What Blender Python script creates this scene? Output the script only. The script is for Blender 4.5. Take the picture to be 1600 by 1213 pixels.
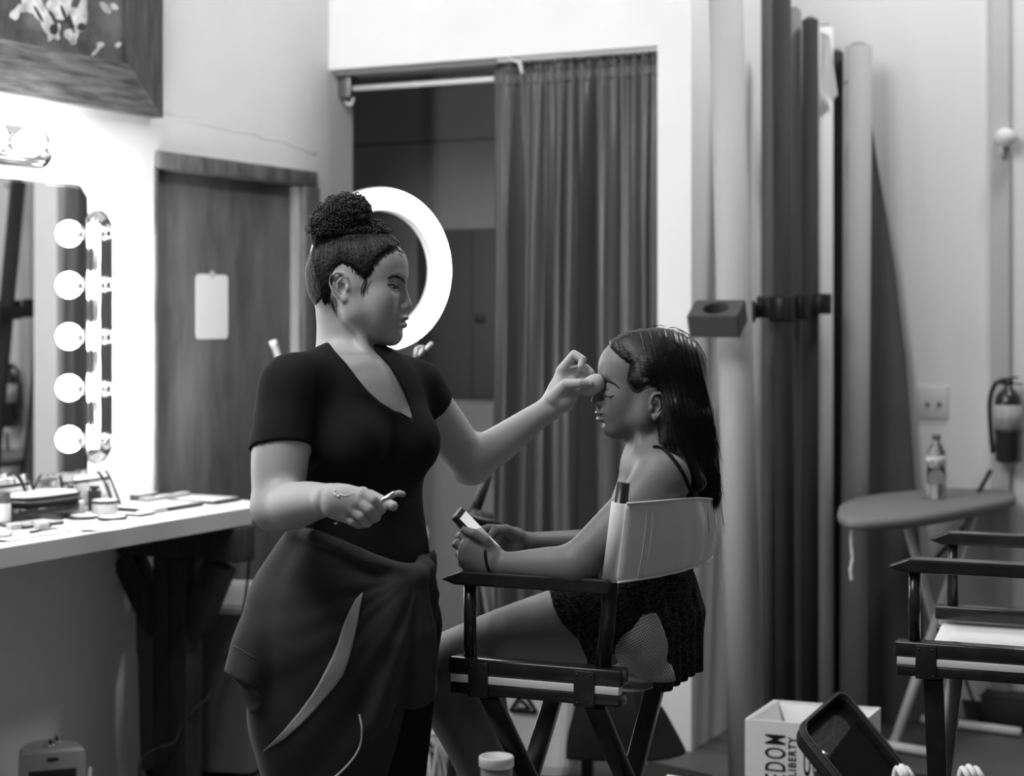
import bpy, bmesh, math, random
import numpy as np
from mathutils import Vector, Matrix
from mathutils.bvhtree import BVHTree

for _o in list(bpy.data.objects):
    bpy.data.objects.remove(_o)
SC = bpy.context.scene
COL = SC.collection
random.seed(7)
RNG = np.random.default_rng(7)

# ------------------------------------------------------------------ camera
FPX = 2777.0            # focal length in pixels of the 1600 px wide frame
CAMZ = 1.48
HOR = 500.0             # image row of the horizon
cam_data = bpy.data.cameras.new('camera')
cam = bpy.data.objects.new('camera', cam_data)
COL.objects.link(cam)
cam.location = (0, 0, CAMZ)
cam.rotation_euler = (math.pi / 2, 0, 0)
cam_data.sensor_width = 36.0
cam_data.lens = 36.0 * FPX / 1600.0
cam_data.shift_y = -(606.5 - HOR) / 1600.0
cam_data.clip_start = 0.05
cam_data.clip_end = 60
cam_data.dof.use_dof = True
cam_data.dof.focus_distance = 3.5
cam_data.dof.aperture_fstop = 3.2
SC.camera = cam

# ------------------------------------------------------------------ exposure, world, room lights
SC.view_settings.view_transform = 'Standard'
SC.view_settings.look = 'None'
SC.view_settings.gamma = 1.0
SC.view_settings.use_curve_mapping = False
SC.view_settings.exposure = 0.12
SC.cycles.use_denoising = True
SC.cycles.max_bounces = 8
SC.cycles.sample_clamp_indirect = 6.0
world = bpy.data.worlds.new('studio_air')
SC.world = world
world.use_nodes = True
world.node_tree.nodes['Background'].inputs[0].default_value = (1, 1, 1, 1)
world.node_tree.nodes['Background'].inputs[1].default_value = 0.10


def area_light(name, loc, target, size, power):
    d = bpy.data.lights.new(name, 'AREA')
    d.shape = 'RECTANGLE'
    d.size, d.size_y = size
    d.energy = power
    o = bpy.data.objects.new(name, d)
    COL.objects.link(o)
    o.location = loc
    o.rotation_euler = (Vector(target) - Vector(loc)).to_track_quat('-Z', 'Y').to_euler()
    return o


# the studio's ceiling lamps: rows above and in front of the set
area_light('ceiling_lamp', (-0.6, 4.4, 3.9), (-0.6, 4.8, 0), (1.6, 0.6), 22)
area_light('ceiling_lamp', (1.9, 5.6, 3.9), (-1.0, 5.4, 0.5), (0.4, 0.4), 34)
area_light('ceiling_lamp', (-1.7, 2.7, 3.8), (0.9, 6.6, 1.7), (2.4, 1.5), 100)


def at(px, py, d):
    """the world point seen at a pixel of the photograph, d metres in front of the lens plane"""
    return Vector(((px - 800.0) / FPX * d, d, CAMZ - (py - HOR) / FPX * d))


# left wall: point 0 at the door's left edge, LD runs along it, LN is its normal into the room
LA = math.radians(26.6)
L0 = Vector((-1.17, 5.80, 0))
LD = Vector((math.sin(LA), math.cos(LA), 0))
LN = Vector((math.cos(LA), -math.sin(LA), 0))
UP = Vector((0, 0, 1))


def lw(t, z, off=0.0):
    return L0 + LD * t + LN * off + UP * z


def lwpx(px, py, off=0.0):
    """point of the left wall (moved off metres into the room) behind a pixel -> (t, z)"""
    r = (px - 800.0) / FPX
    o = L0 + LN * off
    t = (r * o.y - o.x) / (LD.x - r * LD.y)
    p = o + LD * t
    return t, CAMZ - (py - HOR) / FPX * p.y


# back wall (with the doorway): starts at the corner, runs along LN
CT = 1.061
B0 = L0 + LD * CT


def bw(s, z, off=0.0):
    """off > 0 comes into the room"""
    return B0 + LN * s - LD * off + UP * z


def bwpx(px, py, off=0.0):
    r = (px - 800.0) / FPX
    o = B0 - LD * off
    s = (r * o.y - o.x) / (LN.x - r * LN.y)
    p = o + LN * s
    return s, CAMZ - (py - HOR) / FPX * p.y


# ------------------------------------------------------------------ materials
def mat(name, v, rough=0.6, spec=0.5, metal=0.0, var=0.0, vscale=8.0, stretch=(1, 1, 1), bump=0.0, bscale=40.0,
        emis=0.0, sheen=0.0, trans=0.0, coat=0.0, sss=0.0, alpha=1.0, ior=1.45, detail=4.0, contrast=1.0, vmul=None):
    m = bpy.data.materials.new(name)
    m.use_nodes = True
    nt = m.node_tree
    b = nt.nodes['Principled BSDF']
    b.inputs['Base Color'].default_value = (v, v, v, 1)
    b.inputs['Roughness'].default_value = rough
    b.inputs['Metallic'].default_value = metal
    b.inputs['Specular IOR Level'].default_value = spec
    b.inputs['IOR'].default_value = ior
    b.inputs['Transmission Weight'].default_value = trans
    b.inputs['Sheen Weight'].default_value = sheen
    b.inputs['Coat Weight'].default_value = coat
    b.inputs['Alpha'].default_value = alpha
    if sss:
        b.inputs['Subsurface Weight'].default_value = sss
        b.inputs['Subsurface Radius'].default_value = (0.012, 0.012, 0.012)
        b.inputs['Subsurface Scale'].default_value = 0.6
    if emis:
        b.inputs['Emission Color'].default_value = (1, 1, 1, 1)
        b.inputs['Emission Strength'].default_value = emis
    tc = mp = None
    if var or bump:
        tc = nt.nodes.new('ShaderNodeTexCoord')
        mp = nt.nodes.new('ShaderNodeMapping')
        mp.inputs['Scale'].default_value = stretch
        nt.links.new(tc.outputs['Object'], mp.inputs['Vector'])
    if var:
        n = nt.nodes.new('ShaderNodeTexNoise')
        n.inputs['Scale'].default_value = vscale
        n.inputs['Detail'].default_value = detail
        n.inputs['Roughness'].default_value = 0.6
        nt.links.new(mp.outputs[0], n.inputs['Vector'])
        r = nt.nodes.new('ShaderNodeMapRange')
        h = 0.28 / contrast
        r.inputs['From Min'].default_value = 0.5 - h
        r.inputs['From Max'].default_value = 0.5 + h
        r.inputs['To Min'].default_value = max(0.0, v * (1 - var))
        r.inputs['To Max'].default_value = min(1.0, v * (1 + var))
        nt.links.new(n.outputs['Fac'], r.inputs['Value'])
        c = nt.nodes.new('ShaderNodeCombineColor')
        for i in range(3):
            nt.links.new(r.outputs[0], c.inputs[i])
        nt.links.new(c.outputs[0], b.inputs['Base Color'])
    if bump:
        n2 = nt.nodes.new('ShaderNodeTexNoise')
        n2.inputs['Scale'].default_value = bscale
        n2.inputs['Detail'].default_value = 3
        nt.links.new(mp.outputs[0], n2.inputs['Vector'])
        bp = nt.nodes.new('ShaderNodeBump')
        bp.inputs['Strength'].default_value = min(1.0, bump)
        bp.inputs['Distance'].default_value = 0.01
        nt.links.new(n2.outputs['Fac'], bp.inputs['Height'])
        nt.links.new(bp.outputs[0], b.inputs['Normal'])
    return m


M = {}
M['wall'] = mat('painted_plaster', 0.80, 0.75, 0.2, var=0.05, vscale=2.5, bump=0.15, bscale=14)
M['wall_far'] = mat('far_plaster', 0.70, 0.8, 0.2, var=0.03, vscale=1.5)
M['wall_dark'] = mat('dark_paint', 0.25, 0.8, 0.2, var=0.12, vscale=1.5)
M['floor'] = mat('painted_concrete', 0.10, 0.55, 0.4, var=0.3, vscale=2.5, bump=0.1, bscale=20)
M['door_wood'] = mat('stained_door_wood', 0.14, 0.42, 0.4, var=0.55, vscale=2.2, stretch=(3.0, 3.0, 0.7), bump=0.1, bscale=8, contrast=1.3)
M['trim_wood'] = mat('stained_trim_wood', 0.12, 0.5, 0.4, var=0.6, vscale=6, stretch=(3, 3, 0.8), contrast=1.3)
M['jamb'] = mat('pale_jamb', 0.34, 0.55, 0.3, var=0.3, vscale=6, stretch=(3, 3, 0.5))
M['frame_wood'] = mat('frame_wood', 0.10, 0.45, 0.5, var=0.75, vscale=5, stretch=(1.2, 1.2, 12), bump=0.3, bscale=9, contrast=1.5)
M['frame_wood_v'] = mat('frame_wood_upright', 0.055, 0.5, 0.4, var=0.5, vscale=5, stretch=(10, 10, 1.2), contrast=1.5)
M['beam'] = mat('dark_beam', 0.028, 0.55, 0.35, var=0.6, vscale=5, stretch=(6, 6, 1), bump=0.2, bscale=14)
M['white'] = mat('white_laminate', 0.82, 0.4, 0.4, var=0.02, vscale=6)
M['paper'] = mat('white_paper', 0.88, 0.8, 0.1)
M['chrome'] = mat('chrome', 0.75, 0.12, 0.5, metal=1.0)
M['mirror'] = mat('mirror_glass', 0.86, 0.015, 0.5, metal=1.0)
M['bulb'] = mat('lit_bulb', 0.9, 0.3, emis=48.0)
M['ring_tube'] = mat('lit_ring', 0.9, 0.4, emis=12.0)
M['ring_body'] = mat('ring_housing', 0.55, 0.4)
M['black'] = mat('black_plastic', 0.018, 0.42, 0.5)
M['black_matte'] = mat('black_cloth', 0.014, 0.85, 0.2, bump=0.2, bscale=60)
M['black_steel'] = mat('black_steel', 0.02, 0.3, 0.5)
M['chair_wood'] = mat('black_lacquered_wood', 0.022, 0.22, 0.5, var=0.5, vscale=7, stretch=(2, 2, 2))
M['canvas'] = mat('white_canvas', 0.80, 0.85, 0.1, var=0.04, vscale=5, bump=0.15, bscale=26)
M['canvas_hem'] = mat('canvas_hem', 0.84, 0.85, 0.1)
M['curtain'] = mat('dark_satin', 0.085, 0.36, 0.5, var=0.12, vscale=3, sheen=0.2)
M['dark_plastic_bin'] = mat('grey_bin_plastic', 0.115, 0.5, 0.4, var=0.15, vscale=3)
M['bin_rim'] = mat('bin_lid', 0.52, 0.5, 0.4)
M['silver'] = mat('silver_plastic', 0.42, 0.35, 0.5, metal=0.15)
M['roll_light'] = mat('pale_paper_roll', 0.38, 0.7, 0.2, var=0.08, vscale=1.5, stretch=(4, 4, 0.3))
M['roll_white'] = mat('white_paper_roll', 0.74, 0.7, 0.2)
M['roll_grey'] = mat('grey_paper_roll', 0.085, 0.7, 0.2, var=0.08, vscale=1.5, stretch=(4, 4, 0.3))
M['roll_mid'] = mat('mid_grey_paper_roll', 0.20, 0.7, 0.2, var=0.08, vscale=1.5, stretch=(4, 4, 0.3))
M['roll_dark'] = mat('dark_paper_roll', 0.04, 0.7, 0.2, var=0.08, vscale=1.5, stretch=(4, 4, 0.3))
M['foam'] = mat('grey_foam', 0.065, 0.8, 0.2, var=0.1, vscale=8)
M['foam_dark'] = mat('black_foam', 0.02, 0.8, 0.2)
M['board_cover'] = mat('ironing_cover', 0.20, 0.85, 0.1, var=0.06, vscale=3)
M['white_steel'] = mat('white_steel_tube', 0.75, 0.35, 0.5)
M['plate'] = mat('wall_plate', 0.58, 0.4, 0.4)
M['ext_red'] = mat('dark_enamel', 0.022, 0.28, 0.5, coat=0.3)
M['label'] = mat('printed_label', 0.36, 0.5, 0.3, var=0.3, vscale=40)
M['box_white'] = mat('white_corrugated_plastic', 0.80, 0.5, 0.3)
M['ink'] = mat('black_ink', 0.015, 0.6, 0.2)
M['clear'] = mat('clear_plastic', 0.95, 0.06, 0.5, trans=1.0, ior=1.25)
M['vinyl'] = mat('clear_vinyl', 0.9, 0.12, 0.6, trans=0.85, ior=1.1)
M['water'] = mat('water', 0.98, 0.02, 0.5, trans=1.0, ior=1.33)
M['skin'] = mat('skin_light_brown', 0.46, 0.46, 0.45, var=0.07, vscale=14, sss=0.12, bump=0.03, bscale=220)
M['skin_deep'] = mat('skin_deep_brown', 0.19, 0.5, 0.4, var=0.08, vscale=14, sss=0.08, bump=0.03, bscale=220)
M['lip'] = mat('lip', 0.17, 0.35, 0.5)
M['lip_deep'] = mat('lip_deep', 0.13, 0.22, 0.6)
M['nail'] = mat('nail', 0.5, 0.25, 0.5)
M['hair'] = mat('dark_hair', 0.012, 0.6, 0.35, var=0.4, vscale=30, bump=0.5, bscale=120)
M['hair_black'] = mat('black_hair', 0.006, 0.38, 0.4)
M['hair_strand'] = mat('dark_hair_strand', 0.035, 0.4, 0.5)
M['eye_white'] = mat('eye_white', 0.45, 0.15, 0.5)
M['iris'] = mat('iris', 0.012, 0.1, 0.5)
M['tee'] = mat('black_cotton', 0.016, 0.85, 0.15, var=0.12, vscale=8, bump=0.06, bscale=12)
M['jacket'] = mat('charcoal_jersey', 0.042, 0.8, 0.2, var=0.15, vscale=5, bump=0.12, bscale=14, sheen=0.1)
M['leggings'] = mat('black_leggings', 0.010, 0.75, 0.2)
M['stripe'] = mat('pale_side_panel', 0.50, 0.8, 0.1, var=0.06, vscale=60)
M['shorts'] = mat('heathered_dark_knit', 0.026, 0.9, 0.1, var=0.9, vscale=120, stretch=(1, 1, 2), contrast=2.5, bump=0.5, bscale=130)
M['tank'] = mat('black_knit', 0.010, 0.9, 0.1)
M['shoe'] = mat('black_canvas_shoe', 0.02, 0.7, 0.2)
M['sole'] = mat('pale_sole', 0.5, 0.6, 0.2)
M['sponge'] = mat('makeup_sponge', 0.50, 0.9, 0.1)
M['screen'] = mat('phone_screen', 0.5, 0.2, emis=0.45)
M['screen_grey'] = mat('phone_screen_grey', 0.2, 0.2, emis=0.12)
M['cream'] = mat('cream_smear', 0.85, 0.12, 0.6)
M['tray'] = mat('powder_pan', 0.32, 0.5, 0.3)
M['mop'] = mat('mop_yarn', 0.62, 0.9, 0.1)
M['bucket'] = mat('pale_bucket_plastic', 0.82, 0.5, 0.4)
M['stool_top'] = mat('pale_stool_top', 0.55, 0.6, 0.3, var=0.12, vscale=4)
M['brush_tip'] = mat('brush_hair', 0.35, 0.6, 0.2)
M['brass'] = mat('dull_steel', 0.3, 0.35, 0.5, metal=1.0)
# ------------------------------------------------------------------ object helpers
def link_mesh(name, verts, faces, m, parent=None, smooth=False, mats=None, fmat=None):
    me = bpy.data.meshes.new(name)
    me.from_pydata([tuple(v) for v in verts], [], [tuple(f) for f in faces])
    me.update()
    if smooth:
        me.polygons.foreach_set('use_smooth', [True] * len(me.polygons))
    for k in (mats or [m]):
        me.materials.append(k)
    if fmat is not None:
        me.polygons.foreach_set('material_index', fmat)
    o = bpy.data.objects.new(name, me)
    COL.objects.link(o)
    if parent is not None:
        o.parent = parent
    return o


def tag(o, label=None, cat=None, group=None, kind=None):
    if label: o['label'] = label
    if cat: o['category'] = cat
    if group: o['group'] = group
    if kind: o['kind'] = kind
    return o


def empty(name, loc=(0, 0, 0), label=None, cat=None, group=None):
    o = bpy.data.objects.new(name, None)
    COL.objects.link(o)
    o.location = loc
    o.empty_display_size = 0.05
    return tag(o, label, cat, group)


def localise(parent_loc, child):
    """children are built in world coordinates: shift the mesh so that parenting keeps them there"""
    child.data.transform(Matrix.Translation(-Vector(parent_loc)))


class MB:
    """collects shapes in world coordinates and links them as one mesh object"""
    def __init__(self):
        self.v, self.f, self.s = [], [], []
    def add(self, verts, faces, smooth=False):
        b = len(self.v)
        self.v += [Vector(p) for p in verts]
        self.f += [tuple(i + b for i in q) for q in faces]
        self.s += [smooth] * len(faces)
        return self
    def box(self, c, ax, ay, az, bev=0.0):
        """centre + three half-axis vectors, chamfered edges when bev > 0"""
        c, ax, ay, az = Vector(c), Vector(ax), Vector(ay), Vector(az)
        if ax.cross(ay).dot(az) < 0:
            az = -az
        bm = bmesh.new()
        bmesh.ops.create_cube(bm, size=2.0)
        mt = Matrix((ax, ay, az)).transposed().to_4x4()
        mt.translation = c
        bmesh.ops.transform(bm, matrix=mt, verts=bm.verts)
        if bev > 0:
            bmesh.ops.bevel(bm, geom=list(bm.edges), offset=bev, segments=2, profile=0.5, affect='EDGES')
        self.addbm(bm, bev > 0)
        return self
    def addbm(self, bm, smooth=False):
        bm.verts.ensure_lookup_table()
        self.add([v.co.copy() for v in bm.verts], [[v.index for v in f.verts] for f in bm.faces], smooth)
        bm.free()
        return self
    def bar(self, a, b, w, h, up=UP, bev=0.0):
        """rectangular bar from a to b: w across, h along up"""
        a, b = Vector(a), Vector(b)
        d = (b - a)
        u = Vector(up)
        s = d.cross(u).normalized()
        u = s.cross(d).normalized()
        return self.box((a + b) / 2, d / 2, s * w / 2, u * h / 2, bev)
    def tube(self, pts, r, n=10, cap=True, smooth=True, flat=None):
        """tube through points, r a number or one per point; flat=(vector, factor) squashes it"""
        P = [Vector(p) for p in pts]
        R = r if isinstance(r, (list, tuple)) else [r] * len(P)
        rings, up = [], None
        for i, p in enumerate(P):
            t = (P[min(i + 1, len(P) - 1)] - P[max(i - 1, 0)])
            if t.length < 1e-9: t = Vector((0, 0, 1))
            t.normalize()
            if up is None:
                up = Vector((0, 0, 1)) if abs(t.z) < 0.9 else Vector((1, 0, 0))
            x = up.cross(t).normalized()
            y = t.cross(x).normalized()
            up = y
            ring = []
            for k in range(n):
                a = 2 * math.pi * k / n
                o = (x * math.cos(a) + y * math.sin(a)) * R[i]
                if flat:
                    o = o - flat[0] * o.dot(flat[0]) * (1 - flat[1])
                ring.append(p + o)
            rings.append(ring)
        v = [q for ring in rings for q in ring]
        f = []
        for i in range(len(P) - 1):
            for k in range(n):
                a, b = i * n + k, i * n + (k + 1) % n
                f.append((a, b, b + n, a + n))
        if cap:
            f.append(tuple(range(n - 1, -1, -1)))
            f.append(tuple((len(P) - 1) * n + k for k in range(n)))
        return self.add(v, f, smooth)
    def lathe(self, base, axis, prof, n=24, smooth=True, xaxis=None, sx=1.0, sy=1.0):
        """prof: list of (radius, height along axis)"""
        ax = Vector(axis).normalized()
        x = Vector(xaxis) if xaxis is not None else (Vector((0, 0, 1)) if abs(ax.z) < 0.9 else Vector((1, 0, 0)))
        x = (x - ax * x.dot(ax)).normalized()
        y = ax.cross(x).normalized()
        base = Vector(base)
        v, f = [], []
        for (r, h) in prof:
            for k in range(n):
                a = 2 * math.pi * k / n
                v.append(base + ax * h + x * math.cos(a) * r * sx + y * math.sin(a) * r * sy)
        for i in range(len(prof) - 1):
            for k in range(n):
                a, b = i * n + k, i * n + (k + 1) % n
                f.append((a, b, b + n, a + n))
        if prof[0][0] > 1e-5: f.append(tuple(range(n - 1, -1, -1)))
        if prof[-1][0] > 1e-5: f.append(tuple((len(prof) - 1) * n + k for k in range(n)))
        return self.add(v, f, smooth)
    def ball(self, c, r, u=16, v=10, rot=None):
        bm = bmesh.new()
        bmesh.ops.create_uvsphere(bm, u_segments=u, v_segments=v, radius=1.0)
        rr = r if isinstance(r, (list, tuple)) else (r, r, r)
        mt = Matrix.Diagonal((rr[0], rr[1], rr[2], 1))
        if rot is not None:
            mt = rot.to_4x4() @ mt
        mt.translation = Vector(c)
        bmesh.ops.transform(bm, matrix=mt, verts=bm.verts)
        return self.addbm(bm, True)
    def prism(self, poly, n, depth, smooth=False):
        """closed outline of 3D points pushed by n*depth"""
        P = [Vector(p) for p in poly]
        o = Vector(n).normalized() * depth
        k = len(P)
        v = P + [p + o for p in P]
        f = [tuple(range(k - 1, -1, -1)), tuple(range(k, 2 * k))]
        f += [(i, (i + 1) % k, (i + 1) % k + k, i + k) for i in range(k)]
        return self.add(v, f, smooth)
    def sheet(self, grid, thick=0.0, smooth=True):
        """grid[i][j] of points -> a surface, solid when thick > 0"""
        ni, nj = len(grid), len(grid[0])
        v = [Vector(p) for row in grid for p in row]
        f = [(i * nj + j, i * nj + j + 1, (i + 1) * nj + j + 1, (i + 1) * nj + j) for i in range(ni - 1) for j in range(nj - 1)]
        if not thick:
            return self.add(v, f, smooth)
        nrm = [Vector((0, 0, 0)) for _ in v]
        for q in f:
            n = (v[q[1]] - v[q[0]]).cross(v[q[3]] - v[q[0]])
            for i in q: nrm[i] += n
        k = len(v)
        v2 = [p - (n.normalized() if n.length > 0 else n) * thick for p, n in zip(v, nrm)]
        g = [tuple(i + k for i in reversed(q)) for q in f]
        rim = [i * nj for i in range(ni)] + [(ni - 1) * nj + j for j in range(1, nj)] + \
              [i * nj + nj - 1 for i in range(ni - 2, -1, -1)] + [j for j in range(nj - 2, 0, -1)]
        e = [(rim[i], rim[(i + 1) % len(rim)], rim[(i + 1) % len(rim)] + k, rim[i] + k) for i in range(len(rim))]
        return self.add(v + v2, f + g + e, smooth)
    def build(self, name, m, parent=None, fix=True):
        me = bpy.data.meshes.new(name)
        me.from_pydata([tuple(p) for p in self.v], [], self.f)
        me.update()
        me.polygons.foreach_set('use_smooth', self.s)
        if fix:
            bm = bmesh.new(); bm.from_mesh(me)
            bmesh.ops.recalc_face_normals(bm, faces=bm.faces)
            bm.to_mesh(me); bm.free()
        me.materials.append(m)
        o = bpy.data.objects.new(name, me)
        COL.objects.link(o)
        if parent is not None:
            r = parent
            off = Vector((0, 0, 0))
            while r is not None:
                off += r.location
                r = r.parent
            me.transform(Matrix.Translation(-off))
            o.parent = parent
        return o


def catmull(pts, sub=6):
    P = [Vector(p) for p in pts]
    Q = [P[0] * 2 - P[1]] + P + [P[-1] * 2 - P[-2]]
    out = []
    for i in range(1, len(Q) - 2):
        for k in range(sub):
            t = k / sub
            a, b, c, d = Q[i - 1], Q[i], Q[i + 1], Q[i + 2]
            out.append(0.5 * ((2 * b) + (c - a) * t + (2 * a - 5 * b + 4 * c - d) * t * t + (3 * b - a - 3 * c + d) * t ** 3))
    out.append(P[-1])
    return out


def copy_tree(o, parent=None):
    c = o.copy()
    COL.objects.link(c)
    c.parent = parent
    for ch in [x for x in bpy.data.objects if x.parent == o]:
        copy_tree(ch, c)
    return c


# ------------------------------------------------------------------ signed distance modelling (bodies, hands, hair, cloth)
def vec(p):
    return np.array([float(p[0]), float(p[1]), float(p[2])], dtype=np.float32)


class Field:
    """ordered smooth unions and cuts of round cones and ellipsoids, meshed by surface nets"""
    def __init__(self):
        self.ops = []
    def _push(self, fn, lo, hi, op, k):
        self.ops.append((fn, np.array(lo), np.array(hi), op, k))
        return self
    def cone(self, a, b, ra, rb, k=0.01, op='u', flat=None):
        a, b = vec(a), vec(b)
        ba = b - a
        l2 = float(ba @ ba) + 1e-12
        fl = None
        if flat is not None:
            n = vec(flat[0]); n = n / np.linalg.norm(n)
            fl = (n, float(flat[1]))
        def fn(X, Y, Z):
            x, y, z = X - a[0], Y - a[1], Z - a[2]
            if fl is not None:
                n, s = fl
                t = (x * n[0] + y * n[1] + z * n[2]) * (1 / s - 1)
                # keep the axis itself fixed
                x, y, z = x + n[0] * t, y + n[1] * t, z + n[2] * t
                bb = ba + n * float(ba @ n) * (1 / s - 1)
                L2 = float(bb @ bb)
            else:
                bb, L2 = ba, l2
            h = np.clip((x * bb[0] + y * bb[1] + z * bb[2]) / L2, 0, 1)
            d = np.sqrt((x - bb[0] * h) ** 2 + (y - bb[1] * h) ** 2 + (z - bb[2] * h) ** 2) - (ra + (rb - ra) * h)
            return d if fl is None else d * (1.0 if fl[1] > 1 else 0.5 + 0.5 * fl[1])
        r = max(ra, rb) * max(1.0, flat[1] if flat is not None else 1.0)
        return self._push(fn, np.minimum(a, b) - r, np.maximum(a, b) + r, op, k)
    def ell(self, c, r, R=None, k=0.01, op='u'):
        """R: three axis vectors for the three radii"""
        c = vec(c)
        A = np.array([vec(v) / np.linalg.norm(vec(v)) for v in R], dtype=np.float32) if R is not None else np.eye(3, dtype=np.float32)
        r = np.array(r, dtype=np.float32)
        def fn(X, Y, Z):
            x, y, z = X - c[0], Y - c[1], Z - c[2]
            k0 = 0; k1 = 0
            for i in range(3):
                q = (x * A[i][0] + y * A[i][1] + z * A[i][2]) / r[i]
                k0 = k0 + q * q
                k1 = k1 + (q / r[i]) ** 2
            k0 = np.sqrt(k0)
            return k0 * (k0 - 1.0) / (np.sqrt(k1) + 1e-9)
        e = np.sqrt(((A * r[:, None]) ** 2).sum(0))
        return self._push(fn, c - e, c + e, op, k)
    def chain(self, pts, rs, k=0.004, op='u', flat=None):
        t = Field()
        for i in range(len(pts) - 1):
            t.cone(pts[i], pts[i + 1], rs[i], rs[i + 1], k, op, flat)
        fns = [o[0] for o in t.ops]
        def fn(X, Y, Z):
            d = fns[0](X, Y, Z)
            for g in fns[1:]: d = np.minimum(d, g(X, Y, Z))
            return d
        return self._push(fn, np.min([o[1] for o in t.ops], 0), np.max([o[2] for o in t.ops], 0), op, k)
    def limb(self, pts, rs, k=0.02, sub=5, flat=None):
        """a smooth bending limb: points and radii are splined before chaining"""
        P = catmull(pts, sub)
        R = [v.x for v in catmull([Vector((r, i, 0)) for i, r in enumerate(rs)], sub)]
        return self.chain(P, R, k, 'u', flat)
    def cut(self, fn, lo, hi, k=0.001):
        return self._push(fn, lo, hi, 'cut', k)
    def warp(self, fn):
        """fn(X,Y,Z) is added to the distance everywhere"""
        return self._push(fn, [-99] * 3, [99] * 3, 'add', 0)
    def eval_box(self, lo, hi, h, margin=0.06):
        lo = np.array(lo, dtype=np.float64); hi = np.array(hi, dtype=np.float64)
        n = np.ceil((hi - lo) / h).astype(int) + 1
        ax = [(lo[i] + np.arange(n[i]) * h).astype(np.float32) for i in range(3)]
        D = np.full(tuple(n), 0.12, dtype=np.float32)
        for fn, a, b, op, k in self.ops:
            i0 = [int(np.clip(np.floor((a[i] - margin - lo[i]) / h), 0, n[i])) for i in range(3)]
            i1 = [int(np.clip(np.ceil((b[i] + margin - lo[i]) / h) + 1, 0, n[i])) for i in range(3)]
            if any(i1[i] <= i0[i] for i in range(3)):
                continue
            s = tuple(slice(i0[i], i1[i]) for i in range(3))
            X = ax[0][s[0]][:, None, None]; Y = ax[1][s[1]][None, :, None]; Z = ax[2][s[2]][None, None, :]
            d = fn(X, Y, Z)
            cur = D[s]
            if op == 'add':
                D[s] = cur + d
                continue
            if op == 'u':
                hh = np.clip(k - np.abs(cur - d), 0, None) / max(k, 1e-9)
                D[s] = np.minimum(cur, d) - hh * hh * k * 0.25
            else:
                d = -d
                hh = np.clip(k - np.abs(cur - d), 0, None) / max(k, 1e-9)
                D[s] = np.maximum(cur, d) + hh * hh * k * 0.25
        return ax, D


def surface_nets(ax, D):
    S = D < 0
    nx, ny, nz = D.shape
    c = S[:-1, :-1, :-1].astype(np.int8)
    tot = np.zeros((nx - 1, ny - 1, nz - 1), dtype=np.int8)
    for dx in (0, 1):
        for dy in (0, 1):
            for dz in (0, 1):
                tot += S[dx:nx - 1 + dx, dy:ny - 1 + dy, dz:nz - 1 + dz]
    act = (tot > 0) & (tot < 8)
    ijk = np.argwhere(act)
    if len(ijk) == 0:
        return np.zeros((0, 3)), np.zeros((0, 4), dtype=int)
    idx = np.full(act.shape, -1, dtype=np.int64)
    idx[act] = np.arange(len(ijk))
    i, j, k = ijk.T
    acc = np.zeros((len(ijk), 3)); cnt = np.zeros(len(ijk))
    corners = [(dx, dy, dz) for dx in (0, 1) for dy in (0, 1) for dz in (0, 1)]
    val = {cc: D[i + cc[0], j + cc[1], k + cc[2]].astype(np.float64) for cc in corners}
    for a in corners:
        for axis in range(3):
            if a[axis]: continue
            b = list(a); b[axis] = 1; b = tuple(b)
            va, vb = val[a], val[b]
            m = (va < 0) != (vb < 0)
            t = np.where(m, va / np.where(m, va - vb, 1), 0)
            p = np.array(a, dtype=float)[None, :] + np.zeros((len(ijk), 3))
            p[:, axis] += t
            acc += p * m[:, None]; cnt += m
    P = ijk + acc / cnt[:, None]
    h = ax[0][1] - ax[0][0]
    V = P * float(h) + np.array([ax[0][0], ax[1][0], ax[2][0]])
    F = []
    for axis in range(3):
        sl0 = [slice(None)] * 3; sl1 = [slice(None)] * 3
        sl0[axis] = slice(0, -1); sl1[axis] = slice(1, None)
        A, B = S[tuple(sl0)], S[tuple(sl1)]
        e = np.argwhere(A != B)
        o1, o2 = [a for a in range(3) if a != axis]
        ok = (e[:, o1] > 0) & (e[:, o2] > 0) & (e[:, o1] < D.shape[o1] - 1) & (e[:, o2] < D.shape[o2] - 1)
        e = e[ok]
        inside = A[e[:, 0], e[:, 1], e[:, 2]]
        def cell(d1, d2):
            q = e.copy(); q[:, o1] -= d1; q[:, o2] -= d2
            return idx[q[:, 0], q[:, 1], q[:, 2]]
        q = np.stack([cell(1, 1), cell(0, 1), cell(0, 0), cell(1, 0)], 1)
        flip = inside if axis != 1 else ~inside
        q[~flip] = q[~flip][:, ::-1]
        F.append(q)
    F = np.concatenate(F)
    F = F[(F >= 0).all(1)]
    return V, F


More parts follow.
